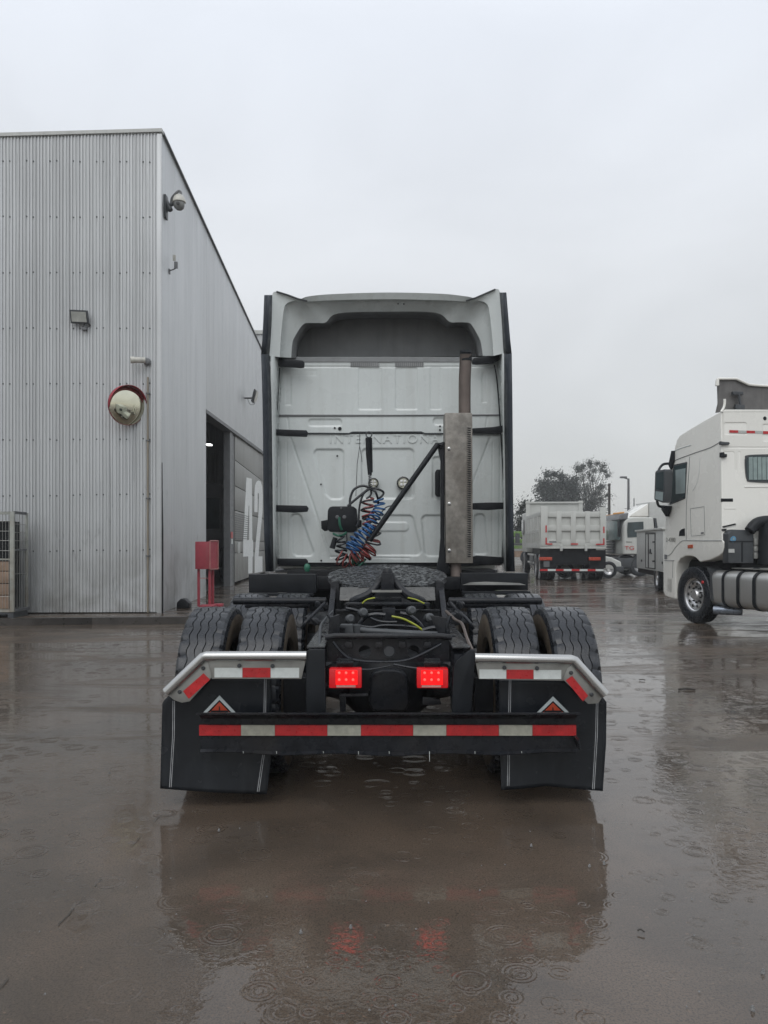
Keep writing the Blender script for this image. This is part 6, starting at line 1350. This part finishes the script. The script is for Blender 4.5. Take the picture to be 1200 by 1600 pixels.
opn = [(915, 726, 4), (925, 721, 4), (935, 724, 4), (948, 726, 4), (906, 729, 4), (955, 742, 4), (930, 735, 4), (905, 735, 5), (915, 730, 5), (925, 727, 5), (912, 745, 6), (922, 742, 6), (900, 750, 5), (933, 748, 5), (943, 733, 4), (950, 735, 3), (918, 760, 7), (908, 765, 7), (938, 762, 4), (948, 758, 4), (928, 775, 7), (912, 785, 9), (925, 790, 9), (905, 778, 8), (940, 780, 5), (955, 772, 3), (943, 795, 7), (920, 798, 8)]
tree('sparse_tree', 'sparse bare-branched tree beside the dense dark tree', (922-HX)*k, YR+1, 10.4, [(-1.6, 4.2), (-.3, 4.8), (1.4, 4.4), (2.4, 3.4), (-2, 2.4), (2.8, 2.2), (.6, 3.8), (1.8, 4.8)], M['leafb'], 2.5, 8500, .085, 23, cl(opn, 922), .2)
sm_ = [(812, 800, 5), (818, 792, 6), (822, 785, 4), (814, 812, 6), (820, 815, 7), (812, 826, 7), (824, 800, 6), (808, 835, 5), (818, 830, 6)]
k = 60/F
tree('roadside_tree', 'small dark tree just right of the main truck cab behind the tipper', (817-HX)*k, 60, 4.6, [(-.6, 1.2), (.5, 1.4), (0, 1.6)], M['leafa'], 1.2, 2600, .09, 31, cl(sm_, 817), .1)
k = YR/F
# rain splashes standing on the water
mb = MB(); q_ = random.Random(12)
for i in range(64):
    y_ = q_.uniform(1130, 1600) if i > 8 else (1324, 1356, 1352, 1300, 1452, 1460, 1522, 1580, 1210)[i]
    x_ = q_.uniform(0, 1200) if i > 8 else (830, 921, 944, 342, 548, 470, 1192, 1176, 171)[i]
    X, Y = gp(x_, y_); R_s = q_.uniform(.0022, .0042) if i > 8 else .0065
    if abs(X) < 1.2 and Y > 4.2: continue
    mb.lathe([(R_s*1.1, .002), (R_s, .002+R_s*.6), (R_s*.6, .002+R_s*(1.2 if i > 8 else 1.9)), (0, .002+R_s*(1.3 if i > 8 else 2.4))], (X, Y, .002), (0, 0, 1), 8, cap=False)
sm2, sb2, sN2 = newmat('splash_water'); sb2.inputs['Base Color'].default_value = (.45, .46, .46, 1); sb2.inputs['Roughness'].default_value = .05
sb2.inputs['Transmission Weight'].default_value = .75; sb2.inputs['IOR'].default_value = 1.33
tag(mb.build('rain_splashes', sm2), kind='stuff')
# litter on the wet yard
for (x, y), lab, s_ in (((1073, 1079), 'short dark twig lying on the wet yard right of the truck', .16), ((1003, 1064), 'small dark leaf on the wet yard left of the twig', .06), ((1001, 1459), 'tiny black scrap in the rippled water at lower right', .022)):
    X, Y = gp(x, y); mb = MB(); mb.tube(smoothpath([(X-s_/2, Y, .012), (X, Y+s_*.08, .016), (X+s_/2, Y-.01, .012)], 4), s_*.05+.002, 6)
    tag(mb.build('twig' if s_ > .1 else 'leaf_litter', M['bark']), lab, 'litter', 'litter on the wet yard')
for ob in list(bank.children_recursive)+[bank]: bpy.data.objects.remove(ob)
